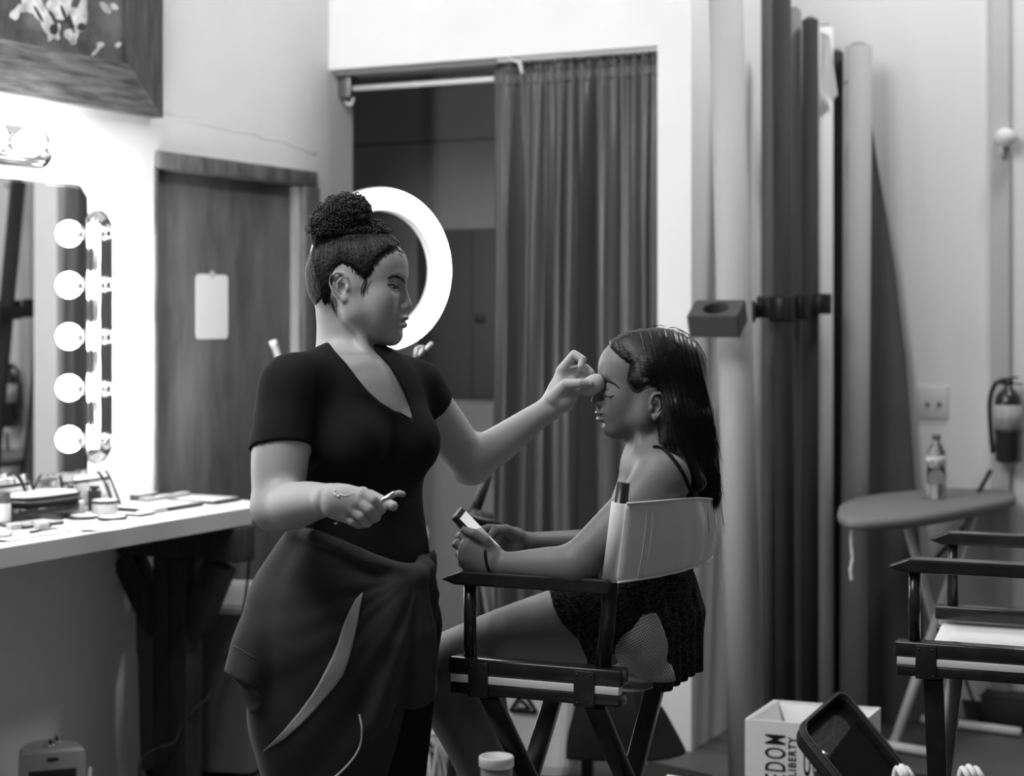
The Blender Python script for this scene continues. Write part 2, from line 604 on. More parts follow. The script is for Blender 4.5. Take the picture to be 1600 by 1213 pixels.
def field_mesh(name, F, boxes, m, parent=None, mats=None, matfn=None):
    """boxes: list of (lo, hi, h) coarse first; later (finer) boxes replace what earlier ones give inside them"""
    VV, FF, b = [], [], 0
    for n, (lo, hi, h) in enumerate(boxes):
        ax, D = F.eval_box(lo, hi, h)
        V, Q = surface_nets(ax, D)
        if len(Q) == 0: continue
        cen = V[Q].mean(1)
        keep = np.ones(len(Q), dtype=bool)
        for lo2, hi2, h2 in boxes[n + 1:]:
            pad = h * 1.05
            inside = np.all((cen > np.array(lo2) + pad) & (cen < np.array(hi2) - pad), axis=1)
            keep &= ~inside
        Q = Q[keep]
        used = np.unique(Q)
        remap = np.full(len(V), -1); remap[used] = np.arange(len(used))
        VV.append(V[used]); FF.append(remap[Q] + b); b += len(used)
    V = np.concatenate(VV); Q = np.concatenate(FF)
    off = np.zeros(3)
    r = parent
    while r is not None:
        off += np.array(r.location); r = r.parent
    me = bpy.data.meshes.new(name)
    me.vertices.add(len(V)); me.vertices.foreach_set('co', (V - off).astype(np.float32).ravel())
    me.loops.add(len(Q) * 4); me.loops.foreach_set('vertex_index', Q.astype(np.int32).ravel())
    me.polygons.add(len(Q))
    me.polygons.foreach_set('loop_start', np.arange(0, len(Q) * 4, 4, dtype=np.int32))
    me.polygons.foreach_set('use_smooth', np.ones(len(Q), dtype=bool))
    me.update(calc_edges=True)
    for k in (mats or [m]):
        me.materials.append(k)
    if matfn is not None:
        me.polygons.foreach_set('material_index', matfn(V[Q].mean(1)).astype(np.int32))
    me.validate()
    o = bpy.data.objects.new(name, me)
    COL.objects.link(o)
    if parent is not None: o.parent = parent
    return o


def bvh_of(*objs):
    """BVH of objects in world space"""
    vs, fs, b = [], [], 0
    for o in objs:
        off = Vector((0, 0, 0)); r = o
        while r is not None:
            off += r.location; r = r.parent
        vs += [v.co + off for v in o.data.vertices]
        fs += [tuple(i + b for i in p.vertices) for p in o.data.polygons]
        b = len(vs)
    return BVHTree.FromPolygons(vs, fs)


CAMP = Vector((0, 0, CAMZ))


def onto(bvh, px, py, lift=0.001):
    """surface point of a built thing behind a pixel, lifted off the surface along its normal"""
    d = (at(px, py, 1.0) - CAMP).normalized()
    hit = bvh.ray_cast(CAMP, d)
    if hit[0] is None:
        return None
    n = hit[1]
    if n.dot(d) > 0: n = -n
    return hit[0] + n * lift


def np_noise(X, Y, Z, seed=0, f=1.0):
    """cheap smooth noise, sum of rotated sines"""
    r = np.random.default_rng(seed)
    s = 0
    for _ in range(6):
        k = r.normal(size=3); k = k / np.linalg.norm(k) * f * r.uniform(0.6, 1.5)
        s = s + np.sin(X * k[0] + Y * k[1] + Z * k[2] + r.uniform(0, 6.28))
    return s / 6.0


def poly_sdf(poly):
    """2-D signed distance to a polygon in photograph pixels, as a function of world points (metres at their depth)"""
    P = np.array(poly, dtype=np.float32)
    def fn(X, Y, Z):
        u = 800.0 + FPX * X / Y + 0 * Z
        w = HOR - FPX * (Z - CAMZ) / Y + 0 * X
        d = np.full(np.broadcast(u, w).shape, 1e9, dtype=np.float32)
        s = np.ones_like(d)
        n = len(P)
        j = n - 1
        for i in range(n):
            ex, ey = P[j][0] - P[i][0], P[j][1] - P[i][1]
            wx, wy = u - P[i][0], w - P[i][1]
            t = np.clip((wx * ex + wy * ey) / (ex * ex + ey * ey), 0, 1)
            d = np.minimum(d, (wx - ex * t) ** 2 + (wy - ey * t) ** 2)
            c1 = w >= P[i][1]; c2 = w < P[j][1]; c3 = ex * wy > ey * wx
            fl = (c1 & c2 & c3) | (~c1 & ~c2 & ~c3)
            s = np.where(fl, -s, s)
            j = i
        return s * np.sqrt(d) * (Y / FPX)
    return fn
# ================================================================== THE ROOM
ZT = 4.4
HZ = 2.43                       # underside of the header over the doorway
SW = 1.34                       # doorway width along the back wall
SE = 1.464                      # end of the back wall
THK = 0.17
FARO = -0.93                    # far wall's offset behind the back wall's face


def struct(mb, name, m, **k):
    o = mb.build(name, m, **k)
    o['kind'] = 'structure'
    return o


def lslab(mb, t0, t1, z0, z1, o0, o1, bev=0):
    c = lw((t0 + t1) / 2, (z0 + z1) / 2, (o0 + o1) / 2)
    mb.box(c, LD * (t1 - t0) / 2, LN * (o1 - o0) / 2, UP * (z1 - z0) / 2, bev)


def bslab(mb, s0, s1, z0, z1, o0, o1, bev=0):
    c = bw((s0 + s1) / 2, (z0 + z1) / 2, (o0 + o1) / 2)
    mb.box(c, LN * (s1 - s0) / 2, LD * (o1 - o0) / 2, UP * (z1 - z0) / 2, bev)


mb = MB()
mb.add([(-5, -2, 0), (7, -2, 0), (7, 11, 0), (-5, 11, 0)], [(0, 1, 2, 3)])
struct(mb, 'floor', M['floor'])

DT0 = 0.006
DT1, _ = lwpx(492, 400)
DZT = 2.022
mb = MB()
lslab(mb, -5.0, DT0, 0, ZT, -0.14, 0)
lslab(mb, DT0, DT1, DZT, ZT, -0.14, 0)
lslab(mb, DT1, CT + THK, 0, HZ, -0.14, 0)
lslab(mb, DT1, CT, HZ, ZT, -0.14, 0)
struct(mb, 'wall_left', M['wall'])
# ragged plaster seam above the door casing
mb = MB()
pts = []
for i in range(23):
    t = DT0 - 0.02 + (DT1 + 0.03 - DT0) * i / 22
    pts.append(lw(t, 2.150 + random.uniform(-.006, .006) - 0.05 * (i / 22) ** 3, -0.001))
mb.tube(pts, 0.004, 6)
struct(mb, 'trim_1', M['wall'])

# back wall: header over the doorway and the pillar right of it
mb = MB()
bslab(mb, 0.0, SE, HZ, ZT, -THK, 0)
bslab(mb, SW, SE, 0, HZ, -THK, 0, 0)
struct(mb, 'wall_back', M['wall'])
mb = MB()
bslab(mb, SW + 0.02, SE - 0.002, 0, ZT, FARO, -THK)
struct(mb, 'wall_partition', M['wall'])
mb = MB()
bslab(mb, 0.002, 0.70, HZ - 0.018, HZ - 0.001, -THK + 0.002, -0.03)
struct(mb, 'header_underside_shade', M['wall_dark'])  # shade under the header put into a dark strip
mb = MB()
bslab(mb, 0.702, SW - 0.002, HZ - 0.012, HZ - 0.001, -THK + 0.002, -0.03)
struct(mb, 'header_underside_light', M['wall'])  # back light on the header's underside put into a pale strip
# dark dressing nook behind the doorway
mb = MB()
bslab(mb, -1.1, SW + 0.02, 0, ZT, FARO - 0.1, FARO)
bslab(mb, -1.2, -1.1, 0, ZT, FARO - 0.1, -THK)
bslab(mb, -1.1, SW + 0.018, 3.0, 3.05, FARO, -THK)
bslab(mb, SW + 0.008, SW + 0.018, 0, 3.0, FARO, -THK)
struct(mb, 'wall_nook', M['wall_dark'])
# thin horizontal joint on the nook's wall
mb = MB()
bslab(mb, -1.0, SW, 2.24, 2.246, FARO, FARO + 0.004)
struct(mb, 'trim_3', M['roll_dark'])
# far wall of the studio at right
mb = MB()
bslab(mb, SE - 0.002, 6.5, 0, ZT, FARO - 0.12, FARO)
struct(mb, 'wall_right', M['wall_far'])
mb = MB()
s0, _ = bwpx(1550, 400, FARO)
s1, _ = bwpx(1580, 400, FARO)
bslab(mb, s0, s1, 0, ZT, FARO, FARO + 0.03, 0.004)
struct(mb, 'trim_4', mat('pilaster_plaster', 0.50, 0.8, 0.2))
mb = MB()
bslab(mb, SE + 0.0, 6.5, 0, 0.07, FARO, FARO + 0.012)
struct(mb, 'baseboard_right', M['roll_dark'])

# ------------------------------------------------------------------ the stained door in the left wall
door = MB()
door_e = empty('door_1', lw(0.4, 0, 0))
door_e['kind'] = 'structure'
JT0, _ = lwpx(463, 450, -0.05)
mb = MB(); lslab(mb, DT0 + 0.004, JT0, 0.005, DZT - 0.045, -0.09, -0.05, 0.003); mb.build('door_panel', M['door_wood'], door_e)
mb = MB()
lslab(mb, DT0 + 0.001, DT1 - 0.001, DZT - 0.045, DZT + 0.012, -0.06, 0.016, 0.006)
mb.build('head_casing', M['trim_wood'], door_e)
mb = MB()
CT0, _ = lwpx(475, 450, 0.01)
lslab(mb, CT0, DT1 + 0.01, 0, DZT - 0.046, -0.05, 0.016, 0.004)
mb.build('side_casing', M['trim_wood'], door_e)
mb = MB()
lslab(mb, JT0, CT0 - 0.001, 0, DZT - 0.047, -0.09, -0.012, 0.003)
mb.build('jamb', M['jamb'], door_e)  # brightness of the lit reveal is put into this pale colour
mb = MB()
lslab(mb, DT0 - 0.004, DT0 + 0.012, 0, DZT - 0.046, -0.05, 0.006, 0.002)
mb.build('hinge_casing', M['trim_wood'], door_e)
# blank notice taped to the door
a, za = lwpx(305, 430, -0.05); b, zb = lwpx(355, 430, -0.05)
_, z0 = lwpx(330, 530, -0.05); _, z1 = lwpx(330, 429, -0.05)
mb = MB()
lslab(mb, a, b, z0, z1, -0.0496, -0.047, 0.0)
mb2 = MB()
n_ = empty('door_notice', lw((a + b) / 2, z0, -0.05), 'blank white paper notice with rounded corners taped to the dark door', 'notice')
bm = bmesh.new()
bmesh.ops.create_cube(bm, size=2)
mt = Matrix((LD * (b - a) / 2, LN * 0.001, UP * (z1 - z0) / 2)).transposed().to_4x4(); mt.translation = lw((a + b) / 2, (z0 + z1) / 2, -0.047)
bmesh.ops.transform(bm, matrix=mt, verts=bm.verts)
ed = [e for e in bm.edges if abs((e.verts[0].co - e.verts[1].co).normalized().dot(LN)) > 0.9]
bmesh.ops.bevel(bm, geom=ed, offset=0.018, segments=4, profile=0.5, affect='EDGES')
mb2.addbm(bm); mb2.build('paper', M['paper'], n_)
mb = MB()
lslab(mb, (a + b) / 2 - 0.012, (a + b) / 2 + 0.012, z1 - 0.012, z1 + 0.012, -0.0465, -0.0455)
mb.build('tape', M['plate'], n_)

# ------------------------------------------------------------------ framed picture, upper left
def frame_rect(root, t0, t1, z0, z1, w, o0, o1, name, mh, mv):
    """mitred frame of four rails"""
    cs = [((t0, z0), (t1, z0), (t1 - w, z0 + w), (t0 + w, z0 + w)), ((t1, z0), (t1, z1), (t1 - w, z1 - w), (t1 - w, z0 + w)),
          ((t1, z1), (t0, z1), (t0 + w, z1 - w), (t1 - w, z1 - w)), ((t0, z1), (t0, z0), (t0 + w, z0 + w), (t0 + w, z1 - w))]
    for i, c in enumerate(cs):
        m_ = MB()
        hi = [o1, o1, o1 - 0.012, o1 - 0.012]
        fr = [lw(t, z, h) for (t, z), h in zip(c, hi)]
        bk = [lw(t, z, o0) for (t, z) in c]
        m_.add(fr + bk, [(0, 1, 2, 3), (7, 6, 5, 4)] + [(i_, (i_ + 1) % 4, (i_ + 1) % 4 + 4, i_ + 4) for i_ in range(4)])
        m_.build(name, mh if i % 2 == 0 else mv, root)


pic = empty('framed_picture', lw(-0.8, 2.14, 0), 'large flower picture in a wide dark wooden frame above the mirror', 'picture')
PT1, PZ0 = lwpx(241, 186, 0.0)
PT1 -= 0.0
frame_rect(pic, PT1 - 1.5, PT1 - 0.012, PZ0, PZ0 + 1.1, 0.155, 0.004, 0.045, 'frame_rail', M['frame_wood'], M['frame_wood_v'])
mb = MB(); lslab(mb, PT1 - 1.5 + 0.15, PT1 - 0.16, PZ0 + 0.15, PZ0 + 0.95, 0.008, 0.014)
mb.build('print', mat('dark_print', 0.085, 0.25, 0.5, var=0.9, vscale=6, contrast=1.2), pic)
mb = MB()
rr = random.Random(3)
def petal(mb, px, py, r, ang, sq, lobes=3):
    t, z = lwpx(px, py, 0.016)
    pts = []
    for k in range(22):
        a = 2 * math.pi * k / 22
        q = r * (1 + 0.22 * math.sin(lobes * a + ang) + 0.08 * rr.uniform(-1, 1))
        x, y = q * math.cos(a), q * sq * math.sin(a)
        pts.append(lw(t + x * math.cos(ang) - y * math.sin(ang), z + x * math.sin(ang) + y * math.cos(ang), 0.0152 + rr.random() * 0.0005))
    mb = MB(); mb.prism(pts, LN, 0.0006); mb.build('pale_petal', PALE, pic)
PALE = mat('pale_print', 0.55, 0.3, 0.5, var=0.45, vscale=22, contrast=1.6)
for (px, py, r, a, sq, lb) in [(60, 12, .05, 2.4, .5, 3), (48, 5, .05, .4, .6, 4), (72, 30, .055, 2.2, .45, 3), (95, 8, .06, .5, .6, 3), (120, 30, .05, -1.0, .4, 2),
                               (82, 47, .036, .3, .9, 5), (113, 55, .035, .4, .7, 3), (128, 20, .05, 1.3, .5, 3), (165, 12, .03, -.6, .45, 2), (178, 10, .02, -.4, .5, 2),
                               (157, 70, .018, 0, .5, 2), (150, 80, .022, .6, .3, 2), (185, 70, .016, .2, .5, 2), (25, 20, .03, .8, .5, 3)]:
    petal(mb, px, py, r, a, sq, lb)
mb = MB()
for (px, py, r, a, sq, lb) in [(84, 46, .02, .3, .8, 4), (84, 30, .03, 2.2, .2, 2), (100, 22, .03, -1.0, .25, 2), (60, 22, .03, -.8, .2, 2), (112, 38, .03, -1.2, .2, 2), (127, 42, .02, .3, .6, 2)]:
    t, z = lwpx(px, py, 0.016)
    pts = [lw(t + r * math.cos(q) * math.cos(a) - r * sq * math.sin(q) * math.sin(a), z + r * math.cos(q) * math.sin(a) + r * sq * math.sin(q) * math.cos(a), 0.0165) for q in [2 * math.pi * k / 18 for k in range(18)]]
    mb = MB(); mb.prism(pts, LN, 0.0006); mb.build('dark_fold', M['roll_dark'], pic)

# ------------------------------------------------------------------ mirror with clipped, bevelled corners
MT1, _ = lwpx(138, 400, 0.01); MZ1 = lwpx(128, 290, 0.01)[1]
MZ0 = 0.93; MT0 = MT1 - 1.25
mir = empty('wall_mirror', lw((MT0 + MT1) / 2, MZ0, 0), 'large frameless mirror with clipped corners between the rows of bulbs', 'mirror')
ch = 0.035
poly = [(MT0, MZ0), (MT1 - ch, MZ0), (MT1, MZ0 + ch), (MT1, MZ1 - ch), (MT1 - ch, MZ1), (MT0, MZ1)]
mb = MB()
mb.prism([lw(t, z, 0.002) for t, z in poly], LN, 0.006)
mb.build('glass', M['mirror'], mir)
cx_, cz_ = (MT0 + MT1) / 2, (MZ0 + MZ1) / 2
mb = MB()
inn = [(t + (0.008 if t < cx_ else -0.008), z + (0.008 if z < cz_ else -0.008)) for t, z in poly]
k = len(poly)
vs = [lw(t, z, 0.0045) for t, z in poly] + [lw(t, z, 0.0095) for t, z in inn]
mb.add(vs, [(i, (i + 1) % k, (i + 1) % k + k, i + k) for i in range(k)])
mb.build('bevelled_edge', M['mirror'], mir)
for z in (1.62, 1.42):
    pass
for z_ in (lwpx(139, 412, 0.01)[1], lwpx(139, 500, 0.01)[1]):
    mb = MB(); mb.lathe(lw(MT1 + 0.002, z_, 0.002), LN, [(0.009, 0), (0.009, 0.006), (0.005, 0.010), (0.0, 0.011)], 12); mb.build('mirror_clip', M['chrome'], mir)


# ------------------------------------------------------------------ vanity light bars
def vanity_bar(name, c, along, across, length, nb, label, group=None, lit=None):
    """c: middle of the back; a fluted chrome channel with round ends, sockets and globe bulbs"""
    root = empty(name, c, label, 'vanity light', group)
    prof = [(-.058, .0), (-.058, .012), (-.050, .014), (-.048, .022), (-.041, .024), (-.039, .031), (-.032, .033), (-.030, .038),
            (.030, .038), (.032, .033), (.039, .031), (.041, .024), (.048, .022), (.050, .014), (.058, .012), (.058, .0)]
    mb = MB()
    h = length / 2 - 0.058
    A = [c + along * -h + across * x + LN * y for x, y in prof]
    B = [c + along * h + across * x + LN * y for x, y in prof]
    n = len(prof)
    mb.add(A + B, [(i, i + 1, i + 1 + n, i + n) for i in range(n - 1)], False)
    mb.add(A + B, [tuple(range(n)), tuple(range(n, 2 * n))[::-1]], False)
    mb.build('back_channel', M['chrome'], root)
    half = [(x, y) for x, y in prof if x >= 0]
    for sg in (-1, 1):
        m2 = MB()
        v, f = [], []
        K = 14
        for i in range(K + 1):
            a = math.pi * i / K
            dirv = across * math.cos(a) + along * (sg * math.sin(a))
            v += [c + along * (sg * h) + dirv * x + LN * y for x, y in half]
            v.append(c + along * (sg * h) + LN * 0.038)
        w = len(half) + 1
        for i in range(K):
            f.append((i * w + w - 1, i * w, (i + 1) * w, (i + 1) * w + w - 1))
            for j in range(w - 2):
                f.append((i * w + j, i * w + j + 1, (i + 1) * w + j + 1, (i + 1) * w + j))
        m2.add(v, f, False)
        m2.build('end_cap', M['chrome'], root)
    for i in range(nb):
        p = c + along * ((i - (nb - 1) / 2) * (length - 0.14) / (nb - 1)) + LN * 0.038
        m3 = MB()
        m3.lathe(p, LN, [(.027, 0), (.027, .004), (.022, .006), (.021, .030), (.024, .034), (.024, .040), (.018, .040)], 20)
        so = m3.build('socket', M['chrome'], root)
        m4 = MB()
        m4.lathe(p + LN * 0.038, LN, [(.013, 0), (.015, .008), (.026, .018), (.036, .030), (.041, .045), (.041, .056), (.036, .071), (.025, .082), (.012, .088), (0, .0895)], 24)
        m4.build('bulb', M['bulb'], root)
    return root


t_, _ = lwpx(163, 500, 0.03)
zt_ = lwpx(163, 330, 0.0)[1]; zb_ = lwpx(163, 722, 0.0)[1]
vanity_bar('vanity_light_bar', lw(t_, (zt_ + zb_) / 2, 0), UP, LD, zt_ - zb_, 5,
           'upright chrome bar of five lit globe bulbs right of the mirror', 'vanity bars around the mirror')
vanity_bar('vanity_light_bar', lw(MT0 - .10, (zt_ + zb_) / 2, 0), UP, LD, zt_ - zb_, 5,  # unseen bar, added to strengthen the light from the left
           'upright chrome bar of lit globe bulbs added out of view for light from the left', 'vanity bars around the mirror')
tr, _ = lwpx(78, 235, 0.0); zc = lwpx(40, 229, 0.02)[1]
vanity_bar('vanity_light_bar', lw(tr - 0.38, zc, 0), LD, UP, 0.76, 5,
           'horizontal chrome bar of lit globe bulbs above the mirror', 'vanity bars around the mirror')

# ------------------------------------------------------------------ doorway: rod, bracket and curtain
RO = -0.085
sa, za = bwpx(536, 141, RO); sb, zb = bwpx(772, 122, RO)
zr = (za + zb) / 2
rod = empty('curtain_rod', bw(0.6, zr, RO), 'white curtain rod across the top of the dark doorway', 'curtain rod')
mb = MB(); mb.tube([bw(0.012, zr, RO), bw(SW - 0.012, zr, RO)], 0.0105, 14); mb.build('pole', M['white_steel'], rod)
mb = MB(); mb.tube([bw(0.003, zr, RO), bw(0.02, zr, RO)], 0.018, 14); mb.tube([bw(0.32, zr, RO), bw(0.335, zr, RO)], 0.0118, 14)
mb.build('end_cup', M['white_steel'], rod)
mb = MB()
mb.tube(catmull([bw(0.03, zr + 0.0, RO - 0.0), bw(0.055, zr - 0.03, RO), bw(0.045, zr - 0.06, RO), bw(0.02, zr - 0.05, RO)], 5), 0.005, 8)
mb.build('hook', M['white_steel'], rod)
mb = MB(); bslab(mb, 0.003, 0.06, HZ - 0.10, HZ - 0.02, RO - 0.03, RO + 0.03, 0.004)
brk = mb.build('wall_bracket', M['brass'], rod)
# bent white stick hanging at the header
mb = MB()
s_, z_ = bwpx(812, 90, -0.03)
mb.tube([bw(s_ - 0.04, HZ - 0.004, -0.02), bw(s_, HZ - 0.016, -0.03), bw(s_ + 0.012, HZ - 0.06, -0.03)], 0.008, 8)
tag(mb.build('ceiling_clip', M['white_steel']), 'short bent white clip on the underside of the header', 'clip')

cur = empty('curtain', bw(1.0, 0, RO), 'dark satin curtain gathered on the rod at the right of the doorway', 'curtain')
c0, _ = bwpx(775, 400, RO)
NJ, NI = 260, 46
grid = []
rc = random.Random(11)
ph = [rc.uniform(0, 6.28) for _ in range(8)]
def fold(u, w):
    """u 0..1 across, w 0 top .. 1 bottom"""
    uu = u + 0.016 * math.sin(5 * w + ph[0] + 6 * u) * (0.2 + w) + 0.03 * math.sin(7.3 * u + ph[5]) + 0.012 * math.sin(19 * u + ph[6])
    big = math.sin(2 * math.pi * 6.3 * uu + ph[1] + 1.3 * math.sin(2 * math.pi * 1.7 * u))
    med = math.sin(2 * math.pi * 12.5 * uu + ph[2] + 2.2 * w + 1.5 * math.sin(9 * u))
    a = 0.75 * math.copysign(abs(big) ** .7, big) + 0.42 * med
    fine = math.sin(2 * math.pi * 31 * u + 4 * w + ph[3] + 2.5 * math.sin(13 * u))
    top = math.exp(-w * 14)
    amp = (0.012 + 0.036 * min(1, w * 4)) * (0.45 + 0.75 * math.sin(3.1 * u + 1 + .8 * math.sin(8 * u)) ** 2)
    return a * amp + fine * (0.0030 + 0.0055 * top) * (1 - 0.5 * w)
zt = zr + 0.045
for i in range(NI):
    w = (i / (NI - 1)) ** 1.25
    z = zt - (zt - 0.06) * w
    row = []
    for j in range(NJ):
        u = j / (NJ - 1)
        s = c0 + (SW - 0.012 - c0) * u
        f = fold(u, w)
        dz = 0.010 * math.sin(2 * math.pi * 31 * u + 1) + 0.007 * math.sin(2 * math.pi * 13 * u) if i == 0 else 0
        pin = math.exp(-((z - zr) / 0.02) ** 2)
        row.append(bw(s + 0.006 * math.sin(2 * math.pi * 16 * u + ph[4]), z + dz, RO + 0.018 + f * (1 - 0.88 * pin)))
    grid.append(row)
mb = MB(); mb.sheet(grid, 0.0); mb.build('cloth', M['curtain'], cur, fix=False)
for (z, n) in ((zr - 0.028, 1), (zr + 0.018, 1)):
    mb = MB(); pts = []
    for j in range(0, NJ, 2):
        u = j / (NJ - 1)
        w = (zt - z) / (zt - 0.06)
        pts.append(bw(c0 + (SW - 0.014 - c0) * u, z, RO + 0.016 + fold(u, w) + 0.003))
    mb.tube(pts, 0.0022, 5); mb.build('stitched_seam', M['roll_grey'], cur)

# dark cupboard on the nook's rear wall
s0, z1 = bwpx(690, 360, FARO); s1, _ = bwpx(790, 360, FARO); _, z0 = bwpx(720, 620, FARO)
cab = empty('wall_cupboard', bw((s0 + s1) / 2, z0, FARO), 'flat dark cupboard on the wall of the nook beside the curtain', 'cupboard')
mb = MB(); bslab(mb, s0 - 0.1, s1, z0, z1, FARO + 0.002, FARO + 0.035, 0.004); mb.build('body', mat('dark_cupboard', 0.05, 0.6), cab)
mb = MB(); sx, zx = bwpx(750, 498, FARO + .04); bslab(mb, sx - .02, sx + .02, zx - .015, zx + .015, FARO + .035, FARO + .05, .003); mb.build('latch', M['black'], cab)
mb = MB(); sx, _ = bwpx(737, 500, FARO + .04); bslab(mb, sx - .002, sx + .002, z0 + .01, z1 - .01, FARO + .035, FARO + .0375); mb.build('door_gap', M['black'], cab)

# ------------------------------------------------------------------ ring light on its stand
RC = at(600, 421, 5.10)
RN = Vector((math.sin(math.radians(38)), -math.cos(math.radians(38)), 0.0))
ring = empty('ring_light', (RC.x, RC.y, 0), 'glowing ring light on a stand behind the standing woman', 'ring light')
RX = UP.cross(RN).normalized()
def annulus(mb, r0, r1, prof, n=96):
    v, f = [], []
    k = len(prof)
    for i in range(n):
        a = 2 * math.pi * i / n
        d = RX * math.cos(a) + UP * math.sin(a)
        for (r, h) in prof:
            v.append(RC + d * r + RN * h)
    for i in range(n):
        for j in range(k):
            a, b = i * k + j, i * k + (j + 1) % k
            c, d2 = ((i + 1) % n) * k + (j + 1) % k, ((i + 1) % n) * k + j
            f.append((a, b, c, d2))
    mb.add(v, f, True)
mb = MB(); annulus(mb, .17, .233, [(.174, .002), (.174, .009), (.184, .016), (.203, .019), (.222, .016), (.231, .009), (.231, .002)])
mb.build('diffuser', M['ring_tube'], ring)
mb = MB(); annulus(mb, .17, .235, [(.168, .001), (.168, -.022), (.176, -.03), (.228, -.03), (.236, -.022), (.236, .001)])
mb.build('housing', M['ring_body'], ring)
mb = MB()
mb.bar(RC - UP * .24 - RN * .02, RC - UP * .17 - RN * .02, .05, .02, RN, .004)
mb.build('yoke', M['black'], ring)
mb = MB(); mb.tube([(RC.x, RC.y, .50), (RC.x, RC.y, RC.z - .2)], .0125, 14); mb.build('pole', M['black_steel'], ring)
mb = MB(); mb.tube([(RC.x, RC.y, .86), (RC.x, RC.y, .92)], .02, 14); mb.build('collar', M['black'], ring)
mb = MB(); mb.tube([(RC.x, RC.y, .48), (RC.x, RC.y, .54)], .02, 14); mb.build('collar', M['black'], ring)
for a in (1.0, 3.1, 4.7):
    mb = MB(); mb.tube([(RC.x, RC.y, .5), (RC.x + .38 * math.cos(a), RC.y + .38 * math.sin(a), .012)], .009, 10); mb.build('leg', M['black_steel'], ring)
# phone clamp arm carried beside the ring
mb = MB()
p0 = RC - UP * .2
p1 = at(658, 552, 5.08)
mb.tube(catmull([p0, p0 + Vector((.04, 0, -.05)), p1 + Vector((-.03, 0, -.03)), p1], 5), .006, 8)
mb.ball(p1, (.022, .022, .022))
mb.ball(at(655, 560, 5.06), (.018, .018, .026))
mb.build('phone_clamp', M['black'], ring)
mb = MB(); mb.tube([at(667, 545, 5.04), at(674, 537, 5.02)], .006, 8); mb.tube([at(655, 556, 5.03), at(661, 545, 5.03)], .005, 8)
mb.build('clamp_knob', M['bin_rim'], ring)

# second, lower black tripod behind the phone
tp = at(742, 800, 5.08)
tri = empty('tripod', (tp.x, tp.y, 0), 'low black tripod in front of the curtain behind the phone', 'tripod')
mb = MB(); mb.tube([at(737, 815, 5.08), at(762, 742, 5.06)], .016, 10); mb.build('centre_column', M['black'], tri)
mb = MB(); mb.bar(at(716, 812, 5.06), at(770, 815, 5.06), .045, .045, UP, .008); mb.ball(at(742, 812, 5.06), .032); mb.build('head_block', M['black'], tri)
mb = MB(); mb.tube([at(742, 808, 5.03), at(780, 818, 4.99)], .007, 8); mb.build('pan_handle', M['black'], tri)
for q in ((692, 1130, 4.88), (775, 1100, 5.26), (822, 1140, 4.86)):
    e = at(q[0], q[1], q[2]); e.z = .012
    mb = MB(); mb.tube([at(742, 820, 5.08), (at(742, 820, 5.08) + e) / 2, e], [.017, .014, .010], 10); mb.build('leg', M['black'], tri)
# leaning pale stick left of the door jamb
mb = MB()
p0 = at(429, 541, 6.05); p1 = at(440, 575, 6.05)
dd = (p1 - p0).normalized(); kk = p0.z / -dd.z
foot = p0 + dd * kk
foot.z = 0.012
rt = empty('leaning_stick', foot, 'pale round stick leaning in front of the dark door', 'stick')
mb = MB(); mb.tube([foot, p0], .0115, 12); mb.build('shaft', M['jamb'], rt)
mb = MB(); mb.tube([p0, p0 + (p0 - foot).normalized() * .02], .013, 12); mb.build('end_cap', M['white'], rt)
# small white hook on the nook wall
s_, z_ = bwpx(664, 834, FARO)
mb = MB()
pp = [at(657, 826, 6.9), at(663, 824, 6.9), at(667, 832, 6.9), at(665, 841, 6.9), at(657, 842, 6.9)]
mb.tube(catmull(pp, 5), .0065, 8)
hk = mb.build('coat_hook', M['white_steel'])
tag(hk, 'small white loop hook left of the tripod in the dark nook', 'hook')
# ================================================================== COUNTER AND WHAT STANDS ON IT
CZ = 0.90
CE, _ = lwpx(393, 793, 0.46)
ctop = empty('makeup_counter', lw(-1.2, CZ, 0.23), 'long white shelf counter below the mirror', 'counter')
cpl = [(-3.2, .002), (-3.2, .46), (CE, .46), (.05, .36), (.12, .022), (0.0, .022), (-.01, .002)]
mb = MB(); mb.prism([lw(t, CZ - .004, o) for t, o in cpl], UP, .004); mb.build('laminate_top', M['white'], ctop)
mb = MB(); mb.prism([lw(t, CZ - .052, o) for t, o in cpl], UP, .0475); mb.build('edge_board', mat('counter_edge', 0.50, 0.6, 0.3, var=.05, vscale=3), ctop)

tr_ = empty('counter_trestle', lw(CE - 0.06, 0, 0.23), 'dark timber post with cross beam and two diagonal braces under the counter end', 'trestle')
TZ = CZ - 0.054
tt = CE - 0.05
mb = MB(); mb.bar(lw(tt, TZ - 0.055, 0.012), lw(tt, TZ - 0.055, 0.478), 0.09, 0.105, UP, 0.004); mb.build('cross_beam', M['beam'], tr_)
for dx in (-0.032, 0.033):
    mb = MB(); mb.bar(lw(tt, 0.0, 0.215 + dx), lw(tt, TZ - 0.108, 0.215 + dx), 0.088, 0.062, LN, 0.004); mb.build('post', M['beam'], tr_)
for sg, far in ((-1, 0.02), (1, 0.41)):
    a = lw(tt, TZ - 0.34, 0.215 + sg * 0.06); b = lw(tt, TZ - 0.118, far + (0.0 if sg < 0 else -0.03))
    mb = MB(); mb.bar(a, b, 0.07, 0.085, UP, 0.003); mb.build('brace', M['beam'], tr_)
mb = MB()
for sg, o in ((0, .21), (0, .25)):
    pass

